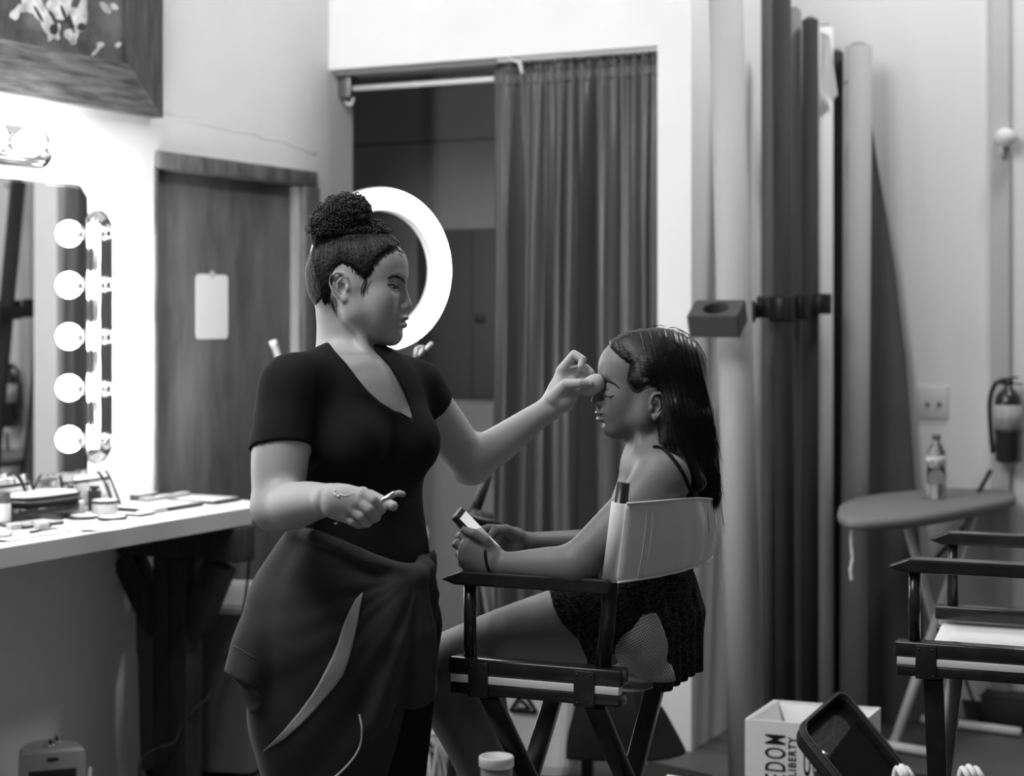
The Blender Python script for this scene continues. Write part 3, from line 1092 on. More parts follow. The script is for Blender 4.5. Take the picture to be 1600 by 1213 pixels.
# ------------------------------------------------------------------ grey wheeled bin behind the post
BP = at(330, 1000, 5.98)
def quad_loft(mb, levels):
    """levels: list of (centre, half u, half v, U, V); closed loft"""
    v, f = [], []
    for (c, hu, hv, U, V_, r) in levels:
        pts = []
        for (sx, sy) in ((1, 1), (-1, 1), (-1, -1), (1, -1)):
            for k in range(5):
                a0 = math.atan2(sy, sx) - math.pi / 4 + k * math.pi / 8
                pts.append(c + U * (sx * (hu - r) + r * math.cos(a0)) + V_ * (sy * (hv - r) + r * math.sin(a0)))
        v += pts
    n = 20
    for i in range(len(levels) - 1):
        for k in range(n):
            f.append((i * n + k, i * n + (k + 1) % n, (i + 1) * n + (k + 1) % n, (i + 1) * n + k))
    f.append(tuple(range(n)))
    f.append(tuple((len(levels) - 1) * n + k for k in range(n)))
    mb.add(v, f, False)
U_ = Vector((0.985, -0.17, 0)); V_ = Vector((0.17, 0.985, 0))
bc = Vector((at(322, 1000, 5.85).x, 5.85, 0))
bn = empty('storage_bin', bc, 'tall grey plastic bin with a pale sloping lid behind the dark post', 'bin')
mb = MB()
quad_loft(mb, [(bc + UP * 0.03, .205, .14, U_, V_, .03), (bc + UP * 0.40, .222, .155, U_, V_, .03), (bc + UP * 0.405, .226, .160, U_, V_, .03), (bc + UP * 0.56, .235, .165, U_, V_, .03)])
mb.build('body', M['dark_plastic_bin'], bn)
mb = MB()
c_ = bc + UP * .56
v = [c_ + U_ * -.245 - V_ * .175, c_ + U_ * .245 - V_ * .175, c_ + U_ * .225 + V_ * .16 + UP * .030, c_ + U_ * -.19 + V_ * .16 + UP * .030]
v2 = [p + UP * .012 for p in v]
mb.add(v + v2, [(0, 1, 2, 3), (4, 5, 6, 7), (0, 1, 5, 4), (1, 2, 6, 5), (2, 3, 7, 6), (3, 0, 4, 7)])
mb.add([v[0] + U_ * .02, v[1] - U_ * .02, v[2] - U_ * .02, v[3] + U_ * .02] + [v[0] + U_ * .02 + V_ * .02, v[1] - U_ * .02 + V_ * .02, c_ + U_ * .2 + V_ * .15, c_ - U_ * .18 + V_ * .15],
       [(0, 1, 2, 3), (4, 7, 6, 5), (0, 3, 7, 4), (1, 5, 6, 2), (3, 2, 6, 7), (0, 4, 5, 1)])
mb.build('lid', M['bin_rim'], bn)
mb = MB(); mb.bar(c_ + U_ * -.26 - V_ * .185 - UP * .004, c_ + U_ * .26 - V_ * .185 - UP * .004, .014, .022, UP, .004); mb.build('rim', M['bin_rim'], bn)
mb = MB()
mb.box(c_ + U_ * -.245 - V_ * .03 - UP * .03, U_ * .03, V_ * .06, UP * .022, .006)
mb.build('side_handle', M['dark_plastic_bin'], bn)
for sx in (-1, 1):
    for sy in (-1, 1):
        mb = MB(); mb.lathe(bc + U_ * (sx * .15) + V_ * (sy * .1) + UP * .022 - U_ * .012, U_, [(.022, 0), (.022, .022)], 14); mb.build('wheel', M['black'], bn)

# cable hanging from the counter to the floor
mb = MB()
cb = [at(372, 990, 5.60), at(358, 1020, 5.60), at(335, 1050, 5.58), at(328, 1085, 5.56), at(305, 1108, 5.52), at(285, 1135, 5.50), at(272, 1160, 5.48), at(240, 1172, 5.46), at(222, 1186, 5.44), at(218, 1215, 5.42)]
e = cb[-1].copy(); e.z = 0.006
e2 = e + Vector((.15, -.1, 0)); 
top_ = [at(392, 845, 5.62), at(384, 930, 5.62)]
mb.tube(catmull(top_ + cb + [e + UP * .02, e + Vector((.05, -.03, 0)), e2], 5), 0.0045, 8)
tag(mb.build('power_cable', M['black']), 'thin black cable curling down across the dark post beside the bin', 'cable')

# ------------------------------------------------------------------ small silver heater on the floor
HT = Vector((at(78, 1160, 5.12).x, 5.12, 0))
hx = Vector((.93, .36, 0)).normalized(); hy = Vector((-.36, .93, 0)).normalized()
hroot = empty('space_heater', HT, 'small silver upright heater with two knobs on the floor below the counter', 'heater')
HH = 0.255
mb = MB()
prof = []
def hout(w, dfront, dback, z, n=14):
    pts = []
    # flat front facing the camera, half-round back
    pts.append(HT + hx * (-w) - hy * dfront + UP * z)
    pts.append(HT + hx * w - hy * dfront + UP * z)
    for k in range(n + 1):
        a = math.pi * k / n
        pts.append(HT + hx * (w * math.cos(a)) + hy * (-dfront * .6 + (dback + dfront * .6) * math.sin(a)) + UP * z)
    return pts
lv = [hout(.088, .065, .085, .012), hout(.092, .068, .09, .03), hout(.092, .068, .09, HH - .03), hout(.090, .066, .088, HH - .008), hout(.080, .058, .078, HH)]
n = len(lv[0])
v = [p for l in lv for p in l]
f = [(i * n + k, i * n + (k + 1) % n, (i + 1) * n + (k + 1) % n, (i + 1) * n + k) for i in range(len(lv) - 1) for k in range(n)] + [tuple(range(n)), tuple((len(lv) - 1) * n + k for k in range(n))]
mb.add(v, f, False); mb.build('shell', M['silver'], hroot)
mb = MB(); mb.box(HT - hy * .0695 + UP * (HH - .13), hx * .066, hy * .002, UP * .075, .0018); mb.build('grille', M['black'], hroot)
mb = MB()
for k in range(9): mb.box(HT - hy * .072 + UP * (HH - .19 + k * .015), hx * .06, hy * .0012, UP * .0025)
mb.build('grille_bars', M['black_steel'], hroot)
mb = MB(); mb.box(HT - hy * .069 + UP * (HH - .026), hx * .016, hy * .002, UP * .005, .001); mb.build('indicator', M['black'], hroot)
for (ox, oy) in ((.0, -.012), (.022, .03)):
    mb = MB(); mb.lathe(HT + hx * ox + hy * oy + UP * HH, UP, [(.019, 0), (.018, .006), (.015, .008), (.0, .008)], 20)
    kn = mb.build('knob', M['chrome'], hroot)
    mb = MB(); mb.box(HT + hx * ox + hy * oy + UP * (HH + .012), hx * .0035, hy * .015, UP * .004, .001); mb.build('knob_grip', M['black'], kn)
# little paper tag leaning against the wall by the heater
mb = MB()
a = at(141, 1199, 5.30); b_ = at(134, 1222, 5.22)
b_.z = 0.004
mb.bar(a, b_, .012, .003, LN); tag(mb.build('paper_tag', M['paper']), 'narrow white paper tag standing on the floor right of the heater', 'tag')


# ------------------------------------------------------------------ things on the counter
def on(px, py, z=CZ):
    """point of the counter's surface behind a pixel"""
    d = (CAMZ - z) * FPX / (py - HOR)
    p = at(px, py, d); p.z = z
    return p


def onc(px, py, half=.02):
    """counter point behind a pixel, kept clear of the wall and the front edge"""
    p = on(px, py)
    t, o = (p - L0).dot(LD), (Vector((p.x, p.y, 0)) - L0).dot(LN)
    o2 = min(max(o, half + .003), .455 - half)
    if abs(o2 - o) > 1e-4: t = lwpx(px, py, o2)[0]
    return lw(t, CZ + .0002, o2)


def case_box(name, c, u, v, hu, hv, h, m, label, cat, group=None, lid=None, bev=.003, tilt=0):
    root = empty(name, c, label, cat, group)
    mb = MB(); mb.box(c + UP * h / 2, u * hu, v * hv, UP * h / 2, bev); mb.build('case', m, root)
    if lid: 
        mb = MB(); mb.box(c + UP * (h + .0012), u * (hu * .93), v * (hv * .93), UP * .0012, .0006); mb.build('lid_insert', lid, root)
    return root


def compact(px, py, r, h, m, label, group, lid):
    c = onc(px, py, r); c.z = CZ + .0005
    root = empty('powder_compact', c, label, 'compact', group)
    mb = MB(); mb.lathe(c, UP, [(r * .94, 0), (r, .002), (r, h - .002), (r * .95, h)], 28); mb.build('case', m, root)
    mb = MB(); mb.lathe(c + UP * h, UP, [(r * .86, 0), (r * .86, .0012), (0, .0015)], 28); mb.build('lid', lid, root)
    return root


dk = mat('dark_case', 0.035, 0.3, 0.5)
cream_lid = mat('pale_lid', 0.7, 0.25, 0.5)
G1 = 'round compacts on the counter'
compact(76 + 54, 811, .043, .010, dk, 'round dark compact with a pale lid, left one at the counter edge', G1, cream_lid)
compact(176, 813, .043, .010, dk, 'round dark compact with a pale lid, right one at the counter edge', G1, cream_lid)
compact(118, 799, .040, .006, cream_lid, 'thin pale round compact behind the two dark ones', G1, M['white'])

# foundation bottle at the very left
c = onc(6, 822)
rt = empty('foundation_bottle', c, 'pale cylinder bottle with a dark cap at the counter\'s left edge', 'bottle')
mb = MB(); mb.lathe(c + UP * .012, UP, [(.019, 0), (.0195, .002), (.0195, .050), (.018, .052)], 24); mb.build('glass', mat('pale_liquid', .62, .25), rt)
mb = MB(); mb.lathe(c, UP, [(.0195, 0), (.0195, .012)], 24); mb.build('foot_ring', dk, rt)
mb = MB(); mb.lathe(c + UP * .064, UP, [(.0185, 0), (.0185, .030), (.017, .033), (0, .034)], 24); mb.build('cap', mat('grey_cap', .08, .35), rt)

# black zipped cosmetics case with clear top
c = onc(62, 806, .085)
rt = empty('cosmetics_case', c, 'oval black zipped cosmetics case with a clear lid on the counter', 'case')
u = LD; v_ = LN
def oval(mb, c, a, b, z0, z1, rows=((0, 1),), n=40, e=2.8):
    lv = []
    for (w, s) in rows:
        lv.append([c + u * (a * s * math.copysign(abs(math.cos(q)) ** (2 / e), math.cos(q))) + v_ * (b * s * math.copysign(abs(math.sin(q)) ** (2 / e), math.sin(q))) + UP * (z0 + (z1 - z0) * w) for q in [2 * math.pi * k / n for k in range(n)]])
    v = [p for l in lv for p in l]
    f = [(i * n + k, i * n + (k + 1) % n, (i + 1) * n + (k + 1) % n, (i + 1) * n + k) for i in range(len(lv) - 1) for k in range(n)] + [tuple(range(n)), tuple((len(lv) - 1) * n + k for k in range(n))]
    mb.add(v, f, True)
mb = MB(); oval(mb, c, .13, .078, 0, .048, ((0, .93), (.06, .98), (.5, 1.0), (1, .99))); mb.build('body', mat('black_vinyl', .03, .25, var=.5, vscale=30), rt)
mb = MB(); oval(mb, c, .134, .082, .048, .055, ((0, 1), (1, 1))); oval(mb, c, .133, .081, .064, .071, ((0, 1), (1, 1))); mb.build('zip_tape', M['black_matte'], rt)
mb = MB(); oval(mb, c, .131, .079, .055, .064, ((0, 1), (1, 1))); mb.build('zip_teeth', M['brass'], rt)
mb = MB(); oval(mb, c, .128, .076, .071, .082, ((0, 1), (.6, .9), (1, .6))); mb.build('clear_lid', mat('milky_vinyl', .75, .15), rt)


def pouch(name, c, L, h, dpt, label, group, ang=0.0):
    """clear vinyl pouch with black piping, leaning back on its base"""
    root = empty(name, c, label, 'pouch', group)
    uu = (LD * math.cos(ang) + LN * math.sin(ang)).normalized(); vv = uu.cross(UP).normalized() * -1
    if vv.dot(LN) < 0: vv = -vv
    NI, NJ = 10, 14
    rows = []
    r_ = random.Random(int(L * 1000))
    for i in range(NI):
        w = i / (NI - 1)
        row = []
        for side in (1, -1):
            rng_ = range(NJ) if side == 1 else range(NJ - 1, -1, -1)
            for j in rng_:
                q = j / (NJ - 1) * 2 - 1
                half = dpt * (1 - w) ** .6 * (1 - abs(q) ** 3 * .55) + .002
                sx = L * (1 - .22 * w) * (1 + (.0 if abs(q) < 1 else 0))
                row.append(c + uu * (q * sx) + vv * (side * half - .012 * w) + UP * (.002 + h * w + .004 * r_.uniform(-1, 1)) )
        rows.append(row + [row[0]])
    mb = MB(); mb.sheet(rows, 0); mb.build('vinyl_body', M['vinyl'], root, fix=False)
    mb = MB()
    def fr(q, w, side, o=.0015):
        half = dpt * (1 - w) ** .6 * (1 - abs(q) ** 3 * .55) + .002 + o
        return c + uu * (q * L * (1 - .22 * w)) + vv * (side * half - .012 * w) + UP * (.002 + h * w)
    for side in (1,):
        mb.tube([fr(-1 + .12 * k, .80, side) for k in range(17)] , .0045, 6, flat=None)
    for qq in (-.97, .97, .60):
        mb.tube([fr(qq, k / 10, 1) for k in range(0, 11)], .0045 if abs(qq) > .9 else .0055, 6)
    mb.tube([fr(.99, k / 10, -1) for k in range(0, 11)], .004, 6)
    mb.build('piping', M['black_matte'], root)
    mb = MB()
    for (q, w, s, b_) in ((-.4, .3, .022, .9), (.1, .35, .026, .6), (.3, .2, .02, .8), (-.1, .15, .018, .3), (-.7, .2, .016, .7), (.75, .2, .015, .5)):
        mb.ball(c + uu * (q * L * .85) + UP * (.004 + w * h + .004), (s, s * .6, s * .8), 12, 8)
    mb.build('contents', M['tray'], root)
    return root


pouch('clear_pouch', onc(134, 779, .05), .140, .110, .042, 'clear vinyl pouch with black piping standing by the wall below the bulbs', 'clear pouches on the counter')
pouch('clear_pouch', onc(6, 793, .05), .140, .125, .042, 'clear vinyl pouch with black piping at the counter\'s far left', 'clear pouches on the counter')

# tall slim bottle, square bottle, jar, small carton
c = onc(110, 797, .09)
rt = empty('slim_bottle', c, 'slim pale bottle with a dark cap before the clear pouch', 'bottle')
mb = MB(); mb.lathe(c, UP, [(.0095, 0), (.010, .002), (.010, .052), (.008, .056)], 18); mb.build('body', mat('pale_bottle', .4, .3), rt)
mb = MB(); mb.lathe(c + UP * .056, UP, [(.0095, 0), (.0095, .034), (.0085, .035), (0, .035)], 18); mb.build('cap', mat('mid_cap', .06, .35), rt)
c = onc(148, 799, .10)
rt = empty('black_bottle', c, 'squat square black bottle left of the cream jar', 'bottle')
mb = MB(); mb.box(c + UP * .032, LD * .015, LN * .015, UP * .032, .003); mb.build('body', M['black'], rt)
mb = MB(); mb.lathe(c + UP * .064, UP, [(.008, 0), (.008, .004), (.0155, .004), (.0155, .012), (.0145, .014), (0, .014)], 18); mb.build('cap', M['black'], rt)
c = onc(164, 803, .12)
rt = empty('cream_jar', c, 'wide pale jar with a black rimmed lid on the counter', 'jar')
mb = MB(); mb.lathe(c, UP, [(.036, 0), (.038, .002), (.038, .031), (.037, .032)], 28); mb.build('jar', mat('pale_jar', .6, .3), rt)
mb = MB(); mb.lathe(c + UP * .032, UP, [(.039, 0), (.039, .008)], 28); mb.build('lid_ring', M['black'], rt)
mb = MB(); mb.lathe(c + UP * .040, UP, [(.037, 0), (.037, .002), (.02, .003), (0, .003)], 28); mb.build('lid', cream_lid, rt)
c = onc(122, 801, .10)
rt = case_box('small_carton', c, LD, LN, .020, .010, .036, mat('pale_carton', .45, .5, var=.4, vscale=60), 'small pale patterned carton between the two bottles', 'carton', lid=M['paper'])

# palettes
P_ = 'eyeshadow palettes on the counter'
def palette(px, py, hu, hv, h, label, pans=0, m=None, ang=0, lid=None, zoff=0.0):
    c = (onc(px, py, hv) if px < 200 else on(px, py)); c.z = CZ + .0005 + zoff
    u = LD * math.cos(ang) + LN * math.sin(ang); v = u.cross(UP)
    root = empty('makeup_palette', c, label, 'palette', P_)
    mb = MB(); mb.box(c + UP * h / 2, u * hu, v * hv, UP * h / 2, .0018); mb.build('tray', m or dk, root)
    if lid:
        mb = MB(); mb.box(c + UP * (h + .0008), u * hu * .96, v * hv * .94, UP * .0008, .0004); mb.build('cover_sheet', lid, root)
    for i in range(pans):
        mb = MB(); mb.box(c + u * (hu * (-0.8 + 1.6 * i / max(1, pans - 1))) + UP * (h + .001), u * (hu * .7 / max(1, pans)), v * hv * .7, UP * .0012, .0005)
        mb.build('powder_pan', M['tray'] if i % 2 else M['label'], root)
    return root
palette(52, 822, .075, .045, .009, 'flat pale topped palette near the counter\'s left edge', lid=cream_lid, ang=.1)
palette(246, 795, .120, .085, .012, 'large open dark palette lying at the right end of the counter', lid=cream_lid)
palette(258, 787, .110, .016, .013, 'long narrow dark palette with three sections lying on the large palette', pans=3, zoff=.013, m=M['silver'])
palette(312, 784, .07, .11, .012, 'dark edged palette at the counter end by the door', lid=cream_lid)
palette(222, 781, .05, .03, .020, 'thin palette against the wall at the door side', lid=cream_lid)
palette(218, 806, .035, .030, .006, 'small square dark compact palette right of the round compacts', lid=M['tray'])
palette(238, 802, .040, .028, .008, 'small grey palette with pale lid in front of the large open palette', m=M['silver'], lid=cream_lid)
for (x, y, ln, lab) in ((30, 827, .042, 'silver ended slim case lying at the counter edge'), (65, 826, .022, 'short silver tube lying beside the slim case')):
    c = onc(x, y, .025)
    rt = empty('lipstick_case', c, lab, 'lipstick')
    mb = MB(); mb.box(c + UP * .008, LD * ln, LN * .011, UP * .0075, .003); mb.build('case', M['silver'], rt)
    mb = MB(); mb.box(c + UP * .008 + LD * (ln + .004), LD * .0035, LN * .0105, UP * .007, .002); mb.build('end_band', M['black'], rt)
c = onc(68, 832, .02)
rt = empty('cosmetic_pencil', c, 'short dark cosmetic pencil at the counter\'s front edge', 'pencil')
mb = MB(); mb.tube([c + LD * -.055 + UP * .005, c + LD * .05 + UP * .005], .0042, 8); mb.build('barrel', M['black'], rt)
mb = MB(); mb.tube([c + LD * .05 + UP * .005, c + LD * .062 + UP * .005], [.0035, .001], 8); mb.build('tip', M['ink'], rt)
c = onc(6, 842, .02)
rt = empty('glass_vial', c, 'small clear vial lying at the counter\'s lower left edge', 'vial')
mb = MB(); mb.tube([c + UP * .011 - LD * .03, c + UP * .011 + LD * .02], .0105, 14); mb.build('tube', M['clear'], rt)
mb = MB(); mb.tube([c + UP * .011 - LD * .045, c + UP * .011 - LD * .03], .0108, 14); mb.build('stopper', M['black'], rt)
mb = MB(); mb.tube([c + UP * .011 + LD * .02, c + UP * .011 + LD * .035], [.005, .004], 10); mb.build('nozzle', M['silver'], rt)
# crumpled tissue sheets under the cosmetics
for (x, y, a, b, lab) in ((170, 822, .15, .05, 'thin white tissue sheet spread along the counter edge'), (40, 838, .14, .045, 'white tissue at the counter\'s left front edge')):
    c = onc(x, y, b + .012)
    g = []
    rt_ = random.Random(x)
    for i in range(12):
        g.append([c + LD * (a * (i / 5.5 - 1)) + LN * (b * (j / 3.5 - 1)) * (1 + .2 * math.sin(i)) + UP * (.0018 + .0022 * rt_.random() + (.006 if (i in (0, 11) and j > 5) else 0)) for j in range(8)])
    mb = MB(); mb.sheet(g, .0006); tag(mb.build('tissue', M['paper']), lab, 'tissue', 'tissues on the counter')
# ================================================================== PAPER ROLLS ALONG THE PARTITION AND THE FAR WALL
def roll(pt, yt, dt, pb, db, wpx, m, label, hollow=True, zt=None):
    """pt,yt,dt: top centre; pb,db: foot centre column and depth (foot on the floor)"""
    top = at(pt, yt, dt)
    foot = Vector(((pb - 800) / FPX * db, db, 0.0))
    if zt: top = foot + (top - foot) * ((zt) / top.z)
    r = wpx / 2 / FPX * (dt + db) / 2
    ax = (top - foot).normalized()
    foot = foot + UP * 0.004
    root = empty('paper_roll', foot, label, 'paper roll', 'rolls of backdrop paper leaning in the corner')
    L = (top - foot).length
    mb = MB()
    mb.lathe(foot, ax, [(r * .55, .0), (r, .0), (r, L), (r * .62, L), (r * .6, L - .05)], 32)
    mb.build('paper', m, root)
    mb = MB(); mb.lathe(foot, ax, [(r * .54, .001), (r * .58, L + .012), (r * .50, L + .012), (r * .48, L - .04)], 20)
    mb.build('core_tube', M['roll_mid'], root)
    return root


roll(1134, 0, 5.95, 1168, 5.55, 55, M['roll_light'], 'thick pale roll of paper nearest the pillar, held by the big grey foam block', zt=2.72)
roll(1200, 0, 6.42, 1202, 6.08, 22, M['roll_grey'], 'thin mid grey roll of paper, second from the pillar', zt=2.72)
roll(1221, 0, 6.20, 1228, 5.95, 30, M['roll_dark'], 'nearly black roll of paper, third from the pillar', zt=2.72)
roll(1241, 17, 6.50, 1248, 6.28, 22, M['roll_mid'], 'short grey roll of paper just right of the black one')
roll(1266, 32, 6.44, 1266, 6.15, 26, M['roll_dark'], 'dark roll of paper with a flat cut top left of the white roll')
roll(1289, 44, 6.62, 1289, 6.36, 26, M['roll_white'], 'white roll of paper with a torn flap at its top')
roll(1308, 82, 6.66, 1304, 6.42, 20, M['roll_dark'], 'thin dark roll of paper between the white one and the thick pale one')
big = roll(1342, 74, 6.58, 1333, 6.34, 42, M['roll_light'], 'thick pale roll of paper with a band near its top, nearest the ironing board')
# band round its top
ax_ = (at(1342, 74, 6.58) - Vector(((1333 - 800) / FPX * 6.34, 6.34, 0))).normalized()
pc = at(1341, 132, 6.572)
mb = MB(); mb.lathe(pc, ax_, [(.0505, 0), (.0515, .002), (.0515, .006), (.0505, .008)], 32); mb.build('band', M['roll_grey'], big)
# torn paper flap of the white roll
mb = MB()
mb.prism([at(1282, 50, 6.50), at(1296, 55, 6.50), at(1309, 148, 6.53), at(1300, 158, 6.53), at(1280, 140, 6.50)], Vector((0, 1, 0)), .002)
fl = mb.build('torn_sheet', M['roll_white']); tag(fl, 'torn white paper flap hanging at the top of the white roll', 'paper')
# dark wedge sheet with the thick roll's wall shadow put into it
sh = empty('shadow_wedge_sheet', Vector((at(1405, 1100, 6.6).x, 6.5, 0)), 'dark grey wedge sheet holding the wall shadow right of the thick pale roll', 'shadow sheet')
def flr(px, d): return Vector(((px - 800) / FPX * d, d, .003))
pl = [at(1361, 196, 6.66), at(1372, 262, 6.655), at(1386, 340, 6.65), at(1400, 430, 6.64), at(1414, 560, 6.62), at(1426, 700, 6.6), at(1436, 860, 6.58), at(1443, 1000, 6.55), flr(1446, 6.52), flr(1352, 6.56), at(1352, 600, 6.62), at(1354, 230, 6.68)]
mb = MB(); mb.prism(pl, Vector((.4, .9, 0)), .006); mb.build('sheet', mat('shadow_wedge', .105, .75, .2, var=.2, vscale=1.2), sh)
mb = MB(); mb.tube([pl[0], pl[4], pl[6], pl[8]], .004, 6); mb.build('wedge_edge', M['roll_grey'], sh)

# foam holder blocks on the corner rail
def holder(c, u, v, hu, hv, h, r, m, label, group='foam holders on the roll rail', W=UP):
    root = empty('roll_holder', c, label, 'holder', group)
    n = 32
    v0 = []
    def rect(a):
        ca, sa = math.cos(a), math.sin(a)
        k = min(hu / max(1e-6, abs(ca)), hv / max(1e-6, abs(sa)))
        return u * (ca * k) + v * (sa * k)
    up, f = W * h / 2, []
    corner = [math.atan2(hv, hu), math.pi - math.atan2(hv, hu), math.pi + math.atan2(hv, hu), 2 * math.pi - math.atan2(hv, hu)]
    angs = sorted([2 * math.pi * k / n for k in range(n)] + corner)
    N = len(angs)
    for sgn in (1, -1):
        for a in angs: v0.append(c + rect(a) + up * sgn)
        for a in angs: v0.append(c + (u * math.cos(a) + v * math.sin(a)) * r + up * sgn)
    for k in range(N):
        k2 = (k + 1) % N
        f.append((k, k2, N + k2, N + k))
        f.append((2 * N + k, 3 * N + k, 3 * N + k2, 2 * N + k2))
        f.append((k, 2 * N + k, 2 * N + k2, k2))
        f.append((N + k, N + k2, 3 * N + k2, 3 * N + k))
    mb = MB(); mb.add(v0, f); o = mb.build('foam_block', m, root)
    bv = o.modifiers.new('bevel', 'BEVEL'); bv.width = .006; bv.segments = 2; bv.limit_method = 'ANGLE'
    return root


HZc = CAMZ
cA = at(1124, 491, 5.90)
hu_ = Vector((.93, -.36, 0)).normalized(); hv_ = Vector((.36, .93, 0)).normalized()
tw_ = (UP * .90 - hv_ * .43).normalized()
cB = at(1121, 498, 5.62)
h1 = holder(cB, hu_, (hv_ * .90 + UP * .43).normalized(), .082, .060, .078, .042, M['foam'], 'big grey foam block with a round hole, tilted before the roll nearest the pillar', W=tw_)
mb = MB(); mb.bar(cB + hv_ * .07 + hu_ * .03, at(1175, 487, 5.98), .03, .05, UP, .004); mb.build('bracket', M['foam'], h1)
mb = MB(); mb.bar(at(1168, 487, 5.98), at(1290, 476, 6.75), .03, .05, UP, .004)
mb.build('rail_bar', M['foam_dark'], h1)
mb = MB(); mb.box(at(1168, 487, 5.98), hu_ * .022, hv_ * .03, UP * .036, .005); mb.build('end_block', M['foam'], h1)
for (x, y, d, a, b, h, m_, lab) in ((1196, 480, 6.0, .020, .05, .074, M['foam'], 'small grey foam block beside the thin grey roll'),
                                    (1222, 483, 5.90, .036, .04, .085, M['foam_dark'], 'black foam block gripping the nearly black roll'),
                                    (1254, 480, 6.15, .018, .04, .085, M['foam_dark'], 'narrow black foam block beside the short grey roll'),
                                    (1284, 475, 6.28, .028, .04, .072, M['foam_dark'], 'rightmost black foam block on the white roll')):
    root = empty('roll_holder', at(x, y, d), lab, 'holder', 'foam holders on the roll rail')
    mb = MB(); mb.box(at(x, y, d), hu_ * a, hv_ * b, UP * h / 2, .006); mb.build('foam_block', m_, root)
    mb = MB(); mb.box(at(x, y, d) - hv_ * (b + .002), hu_ * a * .3, hv_ * .002, UP * h / 2 * .8, .001); mb.build('strap', M['black'], root)

# ------------------------------------------------------------------ things on the far wall
s0, z1 = bwpx(1436, 603, FARO); s1, z0 = bwpx(1482, 655, FARO)
sc_, _ = bwpx(1459, 629, FARO)
pl_ = empty('wall_plate', bw(sc_, (z0 + z1) / 2, FARO), 'pale square wall plate with two small knobs above the ironing board', 'wall plate')
mb = MB(); bslab(mb, s0, s1, z0, z1, FARO + .0005, FARO + .008, .002); mb.build('plate', M['plate'], pl_)
for x in (1450, 1468):
    s, z = bwpx(x, 631, FARO)
    mb = MB(); mb.lathe(bw(s, z, FARO + .008), -LD, [(.009, 0), (.009, .006), (.005, .010), (0, .010)], 14); mb.build('knob', mat('knob_grey', .2, .5), pl_)
s, z = bwpx(1577, 217, FARO)
sn = empty('wall_sensor', bw(s, z, FARO), 'small round white sensor on a bracket high on the right wall', 'sensor')
mb = MB(); mb.lathe(bw(s - .01, z, FARO + .031), -LD, [(.036, 0), (.036, .02), (.026, .028), (0, .03)], 24); mb.build('base', M['plate'], sn)
mb = MB(); mb.ball(bw(s + .006, z - .003, FARO + .085), .034, 20, 12); mb.build('dome', M['wall_far'], sn)
mb = MB(); mb.tube([bw(s - .02, z - .02, FARO + .045), bw(s - .015, z - .07, FARO + .05)], .009, 8); mb.build('bracket', M['plate'], sn)

xs, zc = bwpx(1577, 660, FARO + .075)
ex = empty('fire_extinguisher', bw(xs, zc, FARO), 'dark fire extinguisher with a strap hanging on the right wall', 'fire extinguisher')
eb = bw(xs, bwpx(1577, 722, FARO + .075)[1], FARO + .092)
er = .048
mb = MB(); mb.lathe(eb, UP, [(er * .8, 0), (er, .008), (er, .215), (er * .93, .238), (er * .6, .258), (er * .33, .266), (er * .3, .285)], 28); mb.build('cylinder', M['ext_red'], ex)
mb = MB(); mb.lathe(eb + UP * .120, UP, [(er + .0006, 0), (er + .0008, .088)], 28, xaxis=-LD); mb.build('label', M['label'], ex)
mb = MB(); mb.lathe(eb + UP * .106, UP, [(er + .0015, 0), (er + .002, .010)], 28); mb.build('strap', M['black'], ex)
mb = MB(); mb.lathe(eb + UP * .283, UP, [(.016, 0), (.018, .006), (.016, .018)], 14); mb.bar(eb + UP * .300 - LN * .03, eb + UP * .308 + LN * .035, .016, .007); mb.bar(eb + UP * .290 - LN * .02, eb + UP * .283 + LN * .05, .014, .006)
mb.build('valve_handle', M['black_steel'], ex)
mb = MB(); mb.tube(catmull([eb + UP * .288 - LN * .016, eb + UP * .285 - LN * .045, eb + UP * .22 - LN * .066, eb + UP * .10 - LN * .062, eb + UP * .03 - LN * .055], 6), .0085, 10); mb.build('hose', M['black'], ex)
mb = MB(); mb.bar(bw(xs - .05, eb.z + .14, FARO + .02), bw(xs - .05, eb.z + .30, FARO + .02), .012, .03, LN); mb.box(bw(xs, eb.z + .15, FARO + .03), LN * .03, LD * .028, UP * .06, .002); mb.build('wall_bracket', M['black_steel'], ex)
s, _ = bwpx(1580, 1090, FARO)
db_ = bw(s + .05, .0, FARO + .08)
bb = empty('floor_box', db_, 'low flat black box on the floor under the extinguisher', 'box')
mb = MB(); mb.box(db_ + UP * .06, LN * .13, LD * .07, UP * .055, .006); mb.build('body', M['black'], bb)
mb = MB(); mb.box(db_ + UP * .118, LN * .135, LD * .075, UP * .003, .001); mb.build('lid', M['roll_dark'], bb)

# ------------------------------------------------------------------ ironing board
IZ = .86
ol = [(1308, 797), (1311, 789), (1322, 782), (1350, 774), (1410, 767), (1480, 762), (1540, 763), (1578, 766), (1587, 770), (1584, 777), (1550, 785), (1490, 797), (1430, 807), (1370, 811), (1328, 810), (1311, 803)]
pts = catmull([on(x, y, IZ) for x, y in ol + ol[:1]], 4)[:-1]
ib = empty('ironing_board', Vector((1.42, 6.1, 0)), 'ironing board with a grey cover and white legs before the right wall', 'ironing board')
cen = sum(pts, Vector((0, 0, 0))) / len(pts)
mb = MB()
lev = []
for (sc1, dz) in ((.93, 0.0), (.985, -.004), (1.0, -.014), (.995, -.030), (.95, -.038)):
    lev.append([Vector((cen.x + (p.x - cen.x) * sc1, cen.y + (p.y - cen.y) * sc1, IZ + dz)) for p in pts])
n = len(pts)
mb.add([p for l in lev for p in l], [(i * n + k, i * n + (k + 1) % n, (i + 1) * n + (k + 1) % n, (i + 1) * n + k) for i in range(4) for k in range(n)] + [tuple(range(n)), tuple(4 * n + k for k in range(n))], True)
mb.build('padded_top', M['board_cover'], ib)
mb = MB()
